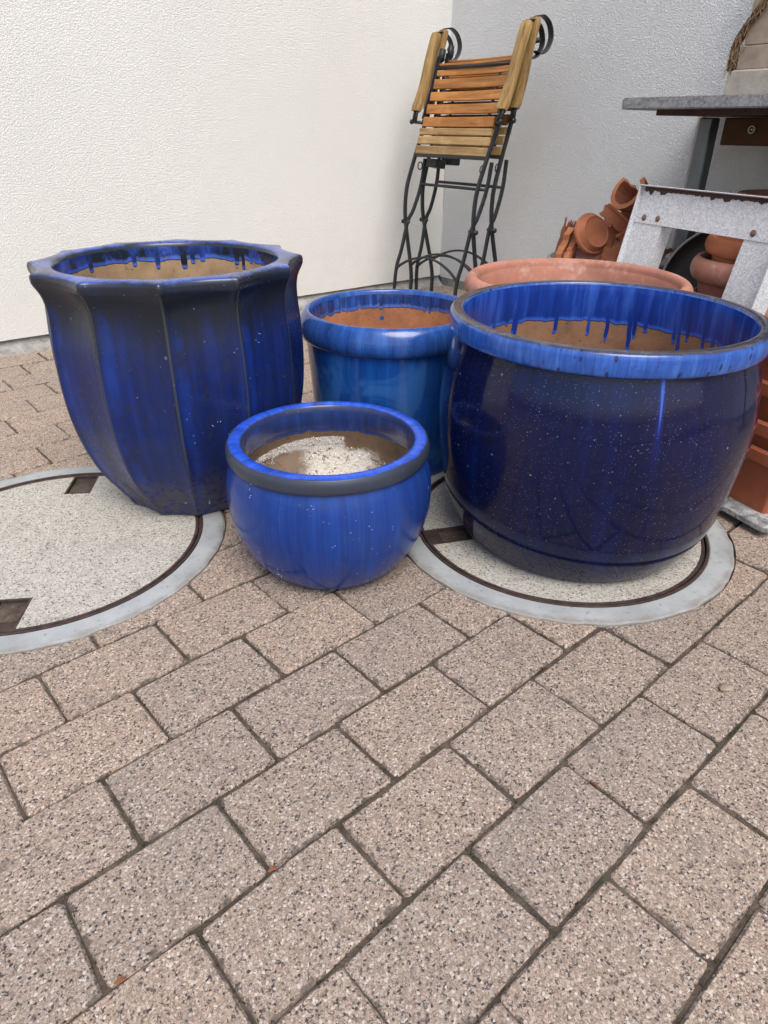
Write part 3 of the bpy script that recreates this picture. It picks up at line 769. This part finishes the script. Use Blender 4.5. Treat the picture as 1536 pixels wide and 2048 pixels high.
# ------------------------------------------------------------------ folding chairs
def chair(m, label):
    e = tag(empty('folding_chair', mat=m), label, 'chair', 'folded garden armchairs leaning in the corner')
    Wd = .475
    made = []
    pa = [(-.030, 1.135), (-.023, 1.1), (.005, .874), (.04, .71), (.062, .60), (.068, .54), (.062, .47), (.046, .404), (.012, .31), (-.026, .208), (-.048, .118), (-.050, .008)]
    pb = [(-.007, .69), (-.005, .576), (.02, .464), (.046, .404), (.060, .28), (.077, .19), (.072, .086), (.064, .006)]
    for x, sx in ((0, -1), (Wd, 1)):
        b_ = bmesh.new(); add_tube(b_, crom([(x, -t, l) for t, l in pa], 5), .0085, 8, flat=(.015, .017), up=(1, 0, 0)); bm_obj('back_post', b_, M_black, e, auto=.7)
        b_ = bmesh.new(); add_tube(b_, crom([(x - sx * .016, -t, l) for t, l in pb], 5), .0085, 8, flat=(.014, .016), up=(1, 0, 0)); bm_obj('leg', b_, M_black, e, auto=.7)
        b_ = bmesh.new(); add_tube(b_, [(x - sx * .027, -.046, .404), (x + sx * .016, -.046, .404)], .0075, 8)
        add_tube(b_, [(x + sx * .016, -.046, .404), (x + sx * .021, -.046, .404)], .0105, 8); bm_obj('hinge_bolt', b_, M_black, e, smooth=True)
        # arm rest
        xa = x + sx * .036
        arm = crom([(xa, .012, 1.222), (xa, -.006, 1.12), (xa, -.020, 1.0), (xa, -.046, .888)], 6)
        b_ = bmesh.new(); rings = add_tube(b_, arm, 1, 12, flat=(.060, .028), up=(1, 0, 0))
        n = len(arm)
        for i, rg_ in enumerate(rings):      # waisted paddle with rounded ends
            t = i / (n - 1); w = .92 + .10 * t - .14 * math.sin(PI * t)
            if i in (0, n - 1): w *= .78
            c0 = Vector(arm[i])
            for vv in rg_: vv.co = Vector((c0.x + (vv.co.x - c0.x) * w, vv.co.y, vv.co.z))
        a_ = bm_obj('armrest', b_, M_arm, e, auto=.7)
        sc = [(xa, .014, 1.228), (xa, .055, 1.236), (xa, .098, 1.215), (xa, .120, 1.172), (xa, .108, 1.128), (xa, .072, 1.104), (xa, .036, 1.108)]
        b_ = bmesh.new(); add_tube(b_, crom(sc, 6), 1, 8, flat=(.030, .006), up=(1, 0, 0)); bm_obj('scroll', b_, M_black, a_, auto=.7)
        b_ = bmesh.new(); add_tube(b_, [(xa + .012, .042, 1.150), (xa - sx * .040, .034, 1.140)], .0105, 8); add_tube(b_, [(x, .030, 1.112), (x, .034, 1.162)], .0115, 8, flat=(.022, .026), up=(1, 0, 0)); bm_obj('scroll_knob', b_, M_black, a_, smooth=True)
        b_ = bmesh.new(); add_tube(b_, [(xa - .006, -.046, .905), (xa - .006, -.050, .845)], .006, 8); add_tube(b_, [(xa + .012, -.046, .905), (xa + .012, -.050, .845)], .006, 8)
        add_tube(b_, [(xa + sx * .012, -.051, .842), (x - sx * .006, -.018, .842)], .0072, 8); add_tube(b_, [(xa + sx * .010, -.051, .842), (xa + sx * .018, -.051, .842)], .011, 8)
        bm_obj('arm_bracket', b_, M_black, e, smooth=True)
        # long link bar beside the back post
        b_ = bmesh.new(); add_tube(b_, crom([(x + sx * .014, .026, 1.13), (x + sx * .014, .010, 1.0), (x + sx * .014, -.016, .86)], 5), 1, 8, flat=(.007, .016), up=(1, 0, 0)); bm_obj('link_bar', b_, M_black, e, auto=.7)
        b_ = bmesh.new()        # eyelet under the seat
        add_tube(b_, [(x - sx * .03, -.03 + .013 * math.cos(t * PI / 7), .655 + .016 * math.sin(t * PI / 7)) for t in range(15)], .0028, 6, cap=False); bm_obj('eyelet', b_, M_black, e, smooth=True)
    slats = [(1.094, .006, M_slat), (1.058, .0125, M_slat), (1.011, .0205, M_slat), (.957, .0190, M_slat), (.902, .0200, M_slat), (.846, .0205, M_slat)]
    def tback(l): return .002 + (1.05 - l) * .20 - .020
    def slat(name, l, h, mt, t, th=.012, x0=.010, x1=Wd - .010, bow=.012):
        b_ = bmesh.new(); nx = 9; rows = []
        for i in range(nx):
            u = i / (nx - 1); x = x0 + (x1 - x0) * u; y = -t + bow * (1 - (2 * u - 1) ** 2)
            c_ = .0028
            prof = [(y - th / 2, l - h + c_), (y - th / 2, l + h - c_), (y - th / 2 + c_, l + h), (y + th / 2, l + h), (y + th / 2, l - h), (y - th / 2 + c_, l - h)]
            rows.append([b_.verts.new((x, py, pz)) for py, pz in prof])
        for i in range(nx - 1):
            for k in range(6): b_.faces.new((rows[i][k], rows[i][(k + 1) % 6], rows[i + 1][(k + 1) % 6], rows[i + 1][k]))
        b_.faces.new(rows[0]); b_.faces.new(rows[-1])
        bm_obj(name, b_, mt, e)
    for l, h, mt in slats: slat('back_slat', l, h, mt, tback(l) + .004)
    for l, h in ((.803, .0145), (.765, .0175), (.722, .0180)): slat('seat_slat', l, h, M_seat, .034 + (.8 - l) * .10, .016, .004, Wd - .004, 0)
    for l, h in ((1.02, .018), (.965, .018), (.91, .018), (.855, .018)): slat('seat_slat', l, h, M_seat, -.045 + (1 - l) * .15, .014, .02, Wd - .02, 0)
    b_ = bmesh.new(); add_tube(b_, [(0, .022 - .004, 1.079), (Wd, .022 - .004, 1.079)], .007, 8); bm_obj('top_rail', b_, M_black, e, smooth=True)
    b_ = bmesh.new(); add_tube(b_, [(0, -.045, .697), (Wd, -.045, .697)], 1, 8, flat=(.014, .008), up=(0, 0, 1)); bm_obj('seat_rail', b_, M_black, e, auto=.7)
    for x in (.075, .4): 
        b_ = bmesh.new(); add_tube(b_, [(x, -.022, .70), (x, .022, 1.07)], 1, 8, flat=(.016, .006), up=(1, 0, 0)); bm_obj('slat_strap', b_, M_black, e, auto=.7)
    b_ = bmesh.new(); add_box(b_, .055, .125, -.02, .05, .655, .69, .006); bm_obj('seat_catch', b_, M_black, e)
    b_ = bmesh.new(); add_tube(b_, [(.016, .003, .580), (Wd - .016, .003, .580)], .0065, 8); bm_obj('stretcher', b_, M_black, e, smooth=True)
    for t0, l0, pk, xi in ((.077, .185, .262, .016), (-.028, .205, .285, 0)):
        b_ = bmesh.new()
        add_tube(b_, [(xi + (Wd - 2 * xi) * i / 20, -t0, l0 + (pk - l0) * math.sin(PI * i / 20) ** .8) for i in range(21)], 1, 8, flat=(.016, .009), up=(0, 1, 0)); bm_obj('arch_brace', b_, M_black, e, auto=.7)
    def squash(o):
        if o.type == 'MESH':
            for vv in o.data.vertices:
                if vv.co.z > .70: vv.co.z = .70 + (vv.co.z - .70) * .955
        for ch in o.children: squash(ch)
    squash(e)
    return e
LEAN = math.atan(.17)
chair(wframe(.30, .54, 0, LEAN), 'front folded armchair of slatted wood and black iron, nearest the camera of the two')
chair(wframe(.30, .385, 0, math.atan(.075)), 'rear folded armchair of black iron, mostly hidden between the front chair and the wall')

# ------------------------------------------------------------------ table and the things on and under it
T = tag(empty('garden_table', mat=wframe(1.50, 0, 0)), 'tall table with mottled grey zinc top and steel post against the right wall', 'table')
bm = bmesh.new()
out = [(-.015, -.01), (.05, -.66), (.085, -.70), (1.9, -.70), (1.9, -.01)]
for z in (.864, .895):
    bm.faces.new([bm.verts.new((x, y, z)) for x, y in out])
bm.verts.ensure_lookup_table()
for i in range(5): bm.faces.new((bm.verts[i], bm.verts[(i + 1) % 5], bm.verts[5 + (i + 1) % 5], bm.verts[5 + i]))
bmesh.ops.bevel(bm, geom=list(bm.edges), offset=.003, segments=2, affect='EDGES')
bm_obj('tabletop', bm, M_tabletop, T)
bm = bmesh.new(); add_box(bm, .14, 1.85, -.60, -.05, .848, .8635); bm_obj('underframe', bm, M_under, T)
for px_ in (.155, 1.65):
    bm = bmesh.new(); add_box(bm, px_ - .025, px_ + .025, -.325, -.275, .0, .845, .004); bm_obj('post', bm, M_post, T)
    bm = bmesh.new(); add_box(bm, px_ - .03, px_ + .03, -.55, -.05, .0, .012, .003); add_box(bm, px_ - .20, px_ + .20, -.33, -.27, .0125, .022, .003); bm_obj('foot_plate', bm, M_post, T)
bm = bmesh.new(); add_box(bm, 1.452, 1.472, -.03, -.004, .05, .858); o = bm_obj('wall_batten', bm, M_block); o.matrix_world = wframe(0, 0, 0)
tag(o, 'thin pale batten standing against the wall beside the table post', 'batten')
dr = tag(empty('drawer', mat=wframe(1.79, .45, .767)), 'dark brown wooden drawer with a ring pull hanging under the table', 'drawer')
bm = bmesh.new(); add_box(bm, 0, .5, 0, .30, 0, .076, .003); bm_obj('box', bm, M_brown, dr)
bm = bmesh.new(); add_tube(bm, [(.095 + .0095 * math.cos(i * PI / 10), -.004, .044 + .0095 * math.sin(i * PI / 10)) for i in range(21)], .0022, 6, cap=False); bm_obj('ring_pull', bm, M_steelrim, dr, smooth=True)
bm = bmesh.new(); add_tube(bm, [(.095, .0, .044), (.095, -.004, .044)], .004, 8); bm_obj('screw', bm, M_steelrim, dr, smooth=True)
# birdhouse-like thing on the table
hb = tag(empty('rustic_wood_house', mat=wframe(1.76, .36, .8965)), 'weathered wooden box house with straw and bark edge on the table', 'ornament')
bm = bmesh.new(); add_box(bm, .012, .30, -.10, .10, 0, .072, .004); bm_obj('base_block', bm, M_block, hb)
bm = bmesh.new(); add_box(bm, .032, .30, -.095, .095, .0725, .132, .002); bm_obj('board', bm, M_oldwood, hb)
bm = bmesh.new(); add_box(bm, .040, .30, -.093, .093, .1335, .30, .002); bm_obj('board', bm, M_oldwood, hb)
bm = bmesh.new(); add_tube(bm, crom([(.018, -.09, .070), (.014, -.09, .12), (.020, -.09, .150), (.050, -.09, .20), (.10, -.09, .262), (.16, -.09, .33)], 5), .013, 8); bm_obj('bark_edge', bm, M_bark, hb, smooth=True)
bm = bmesh.new(); rng = random.Random(5)
for i in range(120):
    z = rng.uniform(.07, .25); x = .022 + max(0, z - .15) * .7
    p = Vector((x + rng.gauss(0, .006), -.10 + rng.gauss(0, .006), z)); d_ = Vector((rng.gauss(.25, .5), rng.gauss(0, .25), rng.gauss(1.2, .4))).normalized() * rng.uniform(.02, .06)
    add_tube(bm, [p - d_ * .5, p + d_ * .1 + Vector((rng.gauss(0, .002), 0, 0)), p + d_ * .5], .0009, 4)
o = bm_obj('straw', bm, M_straw, hb); o['kind'] = 'stuff'

# ------------------------------------------------------------------ galvanised frame
fe = Vector((.416, -.909, 0)).normalized(); fm = Vector((-.909, -.416, 0)).normalized()
lean = R(11.37)
fz = -(fm * math.sin(lean) - Vector((0, 0, 1)) * math.cos(lean)); fy = fz.cross(fe)
FL = .652 / math.cos(lean)
mF = Matrix((fe, fy, fz)).transposed().to_4x4()
mF.translation = Vector((.829, 2.40, .652)) - fz * FL
fr = tag(empty('steel_frame', mat=mF), 'leaning galvanised sheet steel frame with riveted crossbar and two legs', 'frame')
Ht = FL
bm = bmesh.new(); add_box(bm, .0, .55, -.002, .001, Ht - .106, Ht - .001, 0); bm_obj('crossbar', bm, M_galv, fr)
bm = bmesh.new(); add_box(bm, -.001, .551, -.020, .006, Ht - .0008, Ht + .0022, .0008); bm_obj('top_lip', bm, M_galv, fr)
bm = bmesh.new()        # ragged dark strip: rust, with the lip's shadow painted in
rng = random.Random(2); prevv = None
for i in range(240):
    x = .008 + .534 * i / 239; d_ = .008 + .009 * abs(mnoise.noise(Vector((i * .11, 0, 0)))) + .003 * rng.random() + .008 * max(0, 1 - ((i % 109 - 13) / 5) ** 2) + .008 * max(0, 1 - ((i % 109 - 36) / 6) ** 2)
    a = bm.verts.new((x, -.0034, Ht - .0012)); b_ = bm.verts.new((x, -.0034, Ht - .0012 - d_))
    c_ = bm.verts.new((x, -.0022, Ht - .0012 - d_))
    if prevv: bm.faces.new((prevv[0], a, b_, prevv[1])); bm.faces.new((prevv[1], b_, c_, prevv[2]))
    prevv = (a, b_, c_)
bm_obj('rust_shadow_edge', bm, M_under, fr)
for x0, x1 in ((.0, .124), (.430, .55)):
    bm = bmesh.new()
    add_box(bm, x0 + .0012, x1, .0012, .0042, .0, Ht - .09)
    add_box(bm, x1 - .003, x1 + .0005, .0044, .045, .0, Ht - .107)
    bm_obj('leg', bm, M_galv, fr)
bm = bmesh.new(); add_box(bm, -.0022, .0010, -.018, .0302, .0, Ht - .001); bm_obj('side_flange', bm, M_galv, fr)
bm = bmesh.new(); add_box(bm, .549, .5522, -.018, .0302, .0, Ht - .001); bm_obj('side_flange', bm, M_galv, fr)
for x, z in ((.042, .090), (.100, .088), (.455, .088), (.523, .090)):
    bm = bmesh.new(); bmesh.ops.create_uvsphere(bm, u_segments=14, v_segments=8, radius=.0095)
    for vv in bm.verts: vv.co.y *= .45
    bm_obj('rivet', bm, M_rivet, fr, loc=(x, -.0022, Ht - z), smooth=True)

# ------------------------------------------------------------------ tub of shards
tub = tag(empty('zinc_tub', (.89, 2.85, 0)), 'round grey zinc tub full of broken terracotta, against the right wall', 'tub')
lathe('body', [(.165, .0), (.17, .004), (.195, .16), (.197, .165), (.199, .165), (.222, .345), (.228, .352)], M_tub, tub, 72, close='start')
lathe('rim', smooth_prof([(.228, .352), (.233, .350), (.238, .354), (.2385, .360), (.234, .364), (.228, .362)], 3), M_tub, tub, 72)
lathe('inner_wall', [(.228, .362), (.222, .345), (.19, .15), (.16, .02), (.01, .02)], M_tub, tub, 72)

def shard(name, label, loc, rot, rad, arc, h, th, seed, mat, jag=.25, taper=.85, rim=0.0, group='broken terracotta pieces in the tub'):
    rnd = random.Random(seed); na, nh = 12, 7
    bm = bmesh.new(); og, ig = [], []
    jt = [h * jag * rnd.uniform(-1, .35) for _ in range(na + 1)]; jb = [h * jag * rnd.uniform(-.35, 1) for _ in range(na + 1)]
    ja = [arc * jag * .55 * rnd.uniform(-.3, 1) for _ in range(nh + 1)]; jc = [arc * jag * .55 * rnd.uniform(-.3, 1) for _ in range(nh + 1)]
    for j in range(nh + 1):
        ro, ri = [], []
        for i in range(na + 1):
            a0, a1 = -arc / 2 + ja[j], arc / 2 - jc[j]
            a = a0 + (a1 - a0) * i / na; v_ = j / nh
            z0 = -h / 2 + jb[i]; z1 = h / 2 + (0 if rim else jt[i]); z = z0 + (z1 - z0) * v_
            r_ = rad * (taper + (1 - taper) * v_) + (rim if v_ > .72 else 0)
            ro.append(bm.verts.new((r_ * math.sin(a), -r_ * math.cos(a) + rad, z)))
            r2 = rad * (taper + (1 - taper) * v_) - th
            ri.append(bm.verts.new((r2 * math.sin(a), -r2 * math.cos(a) + rad, z + rnd.uniform(-.002, .002))))
        og.append(ro); ig.append(ri)
    for j in range(nh):
        for i in range(na):
            bm.faces.new((og[j][i], og[j][i + 1], og[j + 1][i + 1], og[j + 1][i])); bm.faces.new((ig[j][i], ig[j + 1][i], ig[j + 1][i + 1], ig[j][i + 1]))
    edge = []
    for i in range(na):
        edge.append(bm.faces.new((og[0][i], ig[0][i], ig[0][i + 1], og[0][i + 1]))); edge.append(bm.faces.new((og[nh][i], og[nh][i + 1], ig[nh][i + 1], ig[nh][i])))
    for j in range(nh):
        edge.append(bm.faces.new((og[j][0], og[j + 1][0], ig[j + 1][0], ig[j][0]))); edge.append(bm.faces.new((og[j][na], ig[j][na], ig[j + 1][na], og[j + 1][na])))
    for f in edge: f.material_index = 1
    o = bm_obj(name, bm, mat, loc=loc, rot=rot, auto=.25); o.data.materials.append(M_terrabreak)
    return tag(o, label, 'shard', group)
shard('pottery_shard', 'thin grey-brown pointed shard standing at the left edge of the tub', (.684, 2.79, .425), (R(-4), R(12), R(-30)), .20, .26, .17, .011, 6, M_terra3, .22)
shard('pottery_shard', 'thick orange broken shard second from the left edge of the tub', (.702, 2.735, .408), (R(4), R(26), R(72)), .16, .55, .135, .024, 5, M_terra2, .3)
shard('pottery_shard', 'narrow broken shard just left of the round saucer', (.732, 2.73, .410), (R(4), R(32), R(75)), .16, .50, .145, .020, 8, M_terra2, .35)
shard('pottery_shard', 'dusty pink pot wall piece lying below the round saucer', (.775, 2.69, .380), (R(-25), R(4), R(-10)), .13, .95, .085, .014, 12, M_terra, .1)
shard('pottery_shard', 'notched orange pot fragment below right of the round saucer', (.865, 2.665, .390), (R(-12), R(-6), R(12)), .085, 1.5, .10, .013, 21, M_terra2, .3)
shard('rim_shard', 'long curved rim piece pointing up left over the saucer', (.862, 2.71, .512), (R(12), R(34), R(14)), .17, .95, .050, .016, 31, M_terra2, .10, .95, .006)
shard('pottery_shard', 'large broken pot neck with dark hollow at the top of the pile', (.935, 2.82, .515), Vector((-.80, -.45, .50)).to_track_quat('Z', 'Y').to_euler(), .066, 5.0, .15, .013, 41, M_terra4, .07, .8, .005)
shard('pottery_shard', 'curved brown wall piece behind the frame leg at the top of the pile', (.950, 2.80, .520), (R(-10), R(-35), R(25)), .09, 1.3, .10, .012, 47, M_terra4, .12)
shard('pottery_shard', 'small flat shard wedged between saucer and frame leg', (.893, 2.73, .440), (R(-60), R(8), R(0)), .12, .55, .05, .014, 51, M_terra3, .2)
shard('pottery_shard', 'spiky orange shard visible between the frame leg and the table post', (1.060, 2.80, .405), (R(-20), R(55), R(-10)), .10, .9, .10, .012, 61, M_terra2, .75)
shard('pottery_shard', 'flat orange sliver lying at the right rim of the tub', (1.055, 2.77, .375), (R(-50), R(-20), R(15)), .12, .7, .06, .012, 66, M_terra2, .6)
shard('pottery_shard', 'orange wall piece filling the gap right of the saucer', (.858, 2.75, .455), (R(-20), R(-30), R(20)), .10, 1.1, .10, .012, 71, M_terra2, .18)
shard('pottery_shard', 'red-brown curved piece behind the long rim piece', (.885, 2.79, .490), (R(-35), R(20), R(-20)), .10, 1.2, .11, .012, 73, M_terra4, .15)
shard('rim_shard', 'short rim piece leaning on the frame leg under the pot neck', (.925, 2.74, .475), (R(-10), R(-42), R(30)), .11, 1.0, .05, .015, 75, M_terra2, .1, .95, .005)
# filler shards lower in the tub
for k, (x, y, z, rz, lb) in enumerate([(.80, 2.80, .36, 20, 'brown pot fragment deep in the pile just behind the saucer'), (.90, 2.84, .44, 100, 'brown pot fragment supporting the broken pot neck from below'), (.95, 2.72, .37, 40, 'brown pot fragment behind the left leg of the steel frame')]):
    shard('pottery_shard', lb, (x, y, z), (R(-40 + 13 * k), R(20 - 9 * k), R(rz)), .12, 1.2, .13, .013, 80 + k, M_terra4, .25, .85)
# saucer leaning on the pile, underside to the viewer
sa = tag(empty('plant_saucer', (.776, 2.70, .475)), 'orange round terracotta saucer propped on the pile of shards', 'saucer')
sa.rotation_euler = Vector((.42, -.80, .42)).to_track_quat('Z', 'Y').to_euler()
lathe('body', smooth_prof([(.012, .0100), (.040, .0095), (.050, .0100), (.0545, .0125), (.0575, .0115), (.062, .002), (.068, -.008)], 3), M_terra2, sa, 64, close='start')
lathe('rim', smooth_prof([(.068, -.008), (.0735, -.010), (.0755, -.015), (.0745, -.024), (.070, -.026), (.064, -.018), (.05, -.004), (.02, -.002)], 3), M_terra2, sa, 64, close='end')

# ------------------------------------------------------------------ flowerpot stack, dark lid, planters
def flowerpot(c, r, z, h, mat, label, tilt=(0, 0)):
    e = tag(empty('flowerpot', (c[0], c[1], z), (tilt[0], tilt[1], 0)), label, 'flowerpot', 'stacked terracotta flowerpots under the table')
    lathe('body', [(r * .62, 0), (r * .64, .003), (r * .84, h * .72), (r * .85, h * .76)], mat, e, 64, close='start', wob=.01)
    lathe('rim', smooth_prof([(r * .85, h * .76), (r * .93, h * .765), (r * .985, h * .82), (r, h * .89), (r * .97, h * .96), (r * .9, h), (r * .84, h * .97), (r * .82, h * .88), (r * .79, h * .72)], 3), mat, e, 64, wob=.01)
    lathe('inner_wall', [(r * .79, h * .72), (r * .6, .03), (.02, .03)], mat, e, 64)
    return e
ST = (1.128, 2.15)
flowerpot(ST, .175, .0, .25, M_terra3, 'lowest flowerpot of the stack behind the steel frame')
flowerpot(ST, .182, .10, .27, M_terra3, 'second flowerpot from the bottom of the stack behind the steel frame')
flowerpot(ST, .190, .20, .275, M_terra, 'pinkish flowerpot with broad pale rim in the middle of the stack')
flowerpot((1.125, 2.145), .158, .335, .205, M_terra2, 'orange flowerpot topmost of the stack behind the steel frame', (R(2), R(-2)))
flowerpot((1.33, 2.46), .16, .0, .26, M_terra3, 'lower flowerpot of the pair standing beside the dark disc', (0, 0))
flowerpot((1.33, 2.46), .165, .395, .235, M_terra, 'pale flowerpot whose rim peeks over the steel frame crossbar', (0, 0))
flowerpot((1.33, 2.46), .163, .20, .25, M_terra3, 'middle flowerpot under the pale one beside the dark disc', (0, 0))
lid = tag(empty('charcoal_disc', (1.185, 2.47, .32)), 'large dark round metal disc with thin bright edge leaning behind the flowerpots', 'disc')
lid.rotation_euler = Vector((-.55, -.80, .22)).to_track_quat('Z', 'Y').to_euler()
lathe('disc', [(.01, -.02), (.16, -.018), (.20, -.006), (.208, .0)], M_darklid, lid, 80, close='start')
lathe('edge', smooth_prof([(.208, .0), (.213, .002), (.2145, .006), (.212, .009), (.209, .008)], 3), M_steelrim, lid, 80)
bm = bmesh.new(); add_tube(bm, [(-.04, 0, -.018), (-.03, 0, .015), (.03, 0, .015), (.04, 0, -.018)], .006, 8); bm_obj('handle', bm, M_darklid, lid, smooth=True)

pd = Vector((-.41, .912, 0)).normalized()       # along the planters' long side, away from the viewer
pq = Vector((.912, .41, 0)).normalized()
mP = Matrix((pd, -pq, Vector((0, 0, 1)))).transposed().to_4x4()
def pmat(a, b, z, rz=0.0):
    m = mP.copy(); m.translation = Vector((.862, 1.330, 0)) + pd * a + pq * b + Vector((0, 0, z)); return m @ Matrix.Rotation(rz, 4, 'Z')
tr = tag(empty('metal_tray', mat=pmat(0, 0, 0)), 'scuffed grey metal tray under the terracotta planters at the right edge', 'tray')
bm = bmesh.new(); add_box(bm, -.02, .46, -.40, .012, .018, .030, .012, 3); bm_obj('plate', bm, M_tray, tr, auto=.6)
for a in (.05, .38):
    bm = bmesh.new(); add_box(bm, a, a + .05, -.38, -.03, .0, .0175, .002); bm_obj('skid', bm, M_under, tr)
def planter(z, off, label, sc=1.0, rz=0.0):
    e = tag(empty('window_box_planter', mat=pmat(.0 + off, .012, z, rz)), label, 'planter', 'stacked rectangular terracotta planters')
    L, Wd, H = .40 * sc, .19 * sc, .155
    def loop(bm, i, zz, r=.012):
        x0, x1, y0, y1 = i, L - i, -Wd + i, -i
        pts = []
        for cx, cy, a0 in ((x1 - r, y1 - r, 0), (x0 + r, y1 - r, 90), (x0 + r, y0 + r, 180), (x1 - r, y0 + r, 270)):
            for k in range(4): a = R(a0 + 30 * k); pts.append(bm.verts.new((cx + r * math.cos(a), cy + r * math.sin(a), zz)))
        return pts
    def skin(name, rows, cap=None):
        bm = bmesh.new(); rs = [loop(bm, i, zz) for i, zz in rows]
        for a, b in zip(rs, rs[1:]):
            for k in range(16): bm.faces.new((a[k], a[(k + 1) % 16], b[(k + 1) % 16], b[k]))
        if cap == 'start': bm.faces.new(rs[0])
        if cap == 'end': bm.faces.new(rs[-1])
        bm_obj(name, bm, M_plast, e, auto=.5)
    skin('body', [(.028, 0), (.016, H * .74), (.014, H * .765)], 'start')
    skin('rim', [(.014, H * .765), (.008, H * .77), (.007, H * .79), (.0035, H * .80), (.0, H * .97), (.003, H), (.010, H), (.0125, H * .97)])
    skin('inner_wall', [(.0125, H * .97), (.022, H * .6), (.036, .02)], 'end')
planter(.0305, 0, 'bottom planter of the rectangular terracotta stack, standing on the metal tray')
planter(.092, .004, 'second planter from the bottom of the rectangular terracotta stack', 1.0, R(1))
planter(.178, -.002, 'third planter from the bottom of the rectangular terracotta stack', 1.0, R(-1.5))
planter(.262, .006, 'topmost planter of the rectangular terracotta stack at the right edge', 1.0, R(2))

# ------------------------------------------------------------------ small things on the ground
rng = random.Random(9)
bm = bmesh.new(); bmesh.ops.create_icosphere(bm, subdivisions=2, radius=1)
for vv in bm.verts:
    n_ = 1 + .22 * mnoise.noise(vv.co * 1.4 + Vector((3, 1, 2))); vv.co = Vector((vv.co.x * .0135 * n_, vv.co.y * .0085 * n_, vv.co.z * .0035))
o = bm_obj('pebble', bm, M_stone, loc=(.574, .837, .0032), rot=(0, 0, .3), smooth=True); tag(o, 'small flat tan pebble lying on the pavers at the right', 'pebble')
for k, (x, y) in enumerate([(-.138, .517), (-.286, .388), (.304, .645)]):
    bm = bmesh.new(); pts = []
    for i in range(9):
        u = i / 8; w = .0022 * math.sin(PI * u) ** .7 + .0003
        pts.append((bm.verts.new((-.007 + .014 * u, -w, .002 * math.sin(3 * u))), bm.verts.new((-.007 + .014 * u, w, .0022 * math.sin(3 * u + .4)))))
    for a, b in zip(pts, pts[1:]): bm.faces.new((a[0], b[0], b[1], a[1]))
    o = bm_obj('leaf_scrap', bm, M_leaf, loc=(x, y, -.0005), rot=(.2, .1, [.75, .6, 2.2][k])); md = o.modifiers.new('t', 'SOLIDIFY'); md.thickness = .0006
    tag(o, ['reddish leaf scrap in the joint at the bottom middle', 'reddish leaf scrap in the joint near the lower left corner', 'reddish leaf scrap in a joint at the right'][k], 'leaf', 'leaf scraps in the joints')
# crumbs and moss along the joints
bm = bmesh.new(); cnt = 0
while cnt < 9000:
    r = rng.randint(-12, 9); k = rng.uniform(-6, 12)
    if rng.random() < .62: P = g2w(k, r)
    else:
        u = math.floor(k) + (0 if r % 2 else .5); P = g2w(u, r - rng.random())
    if not (-1.9 < P.x < 1.6 and .25 < P.y < 3.2): continue
    if any((P - c_).length < rad + .004 for c_, rad in COVERS): continue
    if mnoise.noise(P * 9) + rng.uniform(-.3, .3) < .08: continue
    P = P + gu * rng.gauss(0, .0032) + gv * rng.gauss(0, .0032)
    s_ = rng.uniform(.0008, .0028)
    p = Vector((P.x, P.y, -.0055 + rng.random() * .0035))
    q4 = [bm.verts.new(p + Vector((rng.uniform(-1, 1), rng.uniform(-1, 1), rng.uniform(-.3, 1))) * s_) for _ in range(4)]
    for t in ((0, 1, 2), (0, 2, 3), (0, 3, 1), (1, 3, 2)): bm.faces.new([q4[i] for i in t])
    cnt += 1
tag(bm_obj('joint_crumbs', bm, M_moss), 'dark moss crumbs and grit lying in the paver joints', 'grit', kind='stuff')
# fluff and cobweb shreds stuck to the fluted and small pots
bm = bmesh.new()
def fluff(c, zc, ang, rad, n, s):
    for _ in range(n):
        a = R(ang) + rng.gauss(0, .035); z = zc + rng.gauss(0, .010)
        p = Vector((c[0] + (rad + .001) * math.cos(a), c[1] + (rad + .001) * math.sin(a), z))
        d_ = Vector((rng.gauss(0, 1), rng.gauss(0, .3), rng.gauss(0, 1))).normalized() * s * rng.uniform(.4, 1)
        add_tube(bm, [p - d_, p + Vector((rng.gauss(0, .001), -.001, rng.gauss(0, .001))), p + d_], .00028, 4)
for zc, ang, rad in ((.27, -62, .268), (.245, -57, .266), (.20, -50, .262), (.165, -52, .254), (.36, -50, .277), (.33, -75, .27), (.42, -40, .277), (.06, -70, .22)): fluff(A_C, zc, ang, rad, 3, .0028)
for zc, ang, rad in ((.226, -95, .200), (.07, -118, .187), (.23, -130, .2)): fluff(D_C, zc, ang, rad, 5, .003)
tag(bm_obj('cobweb_fluff', bm, M_web), 'tiny pale cobweb shreds stuck to the fluted and small blue pots', 'cobweb', kind='stuff')
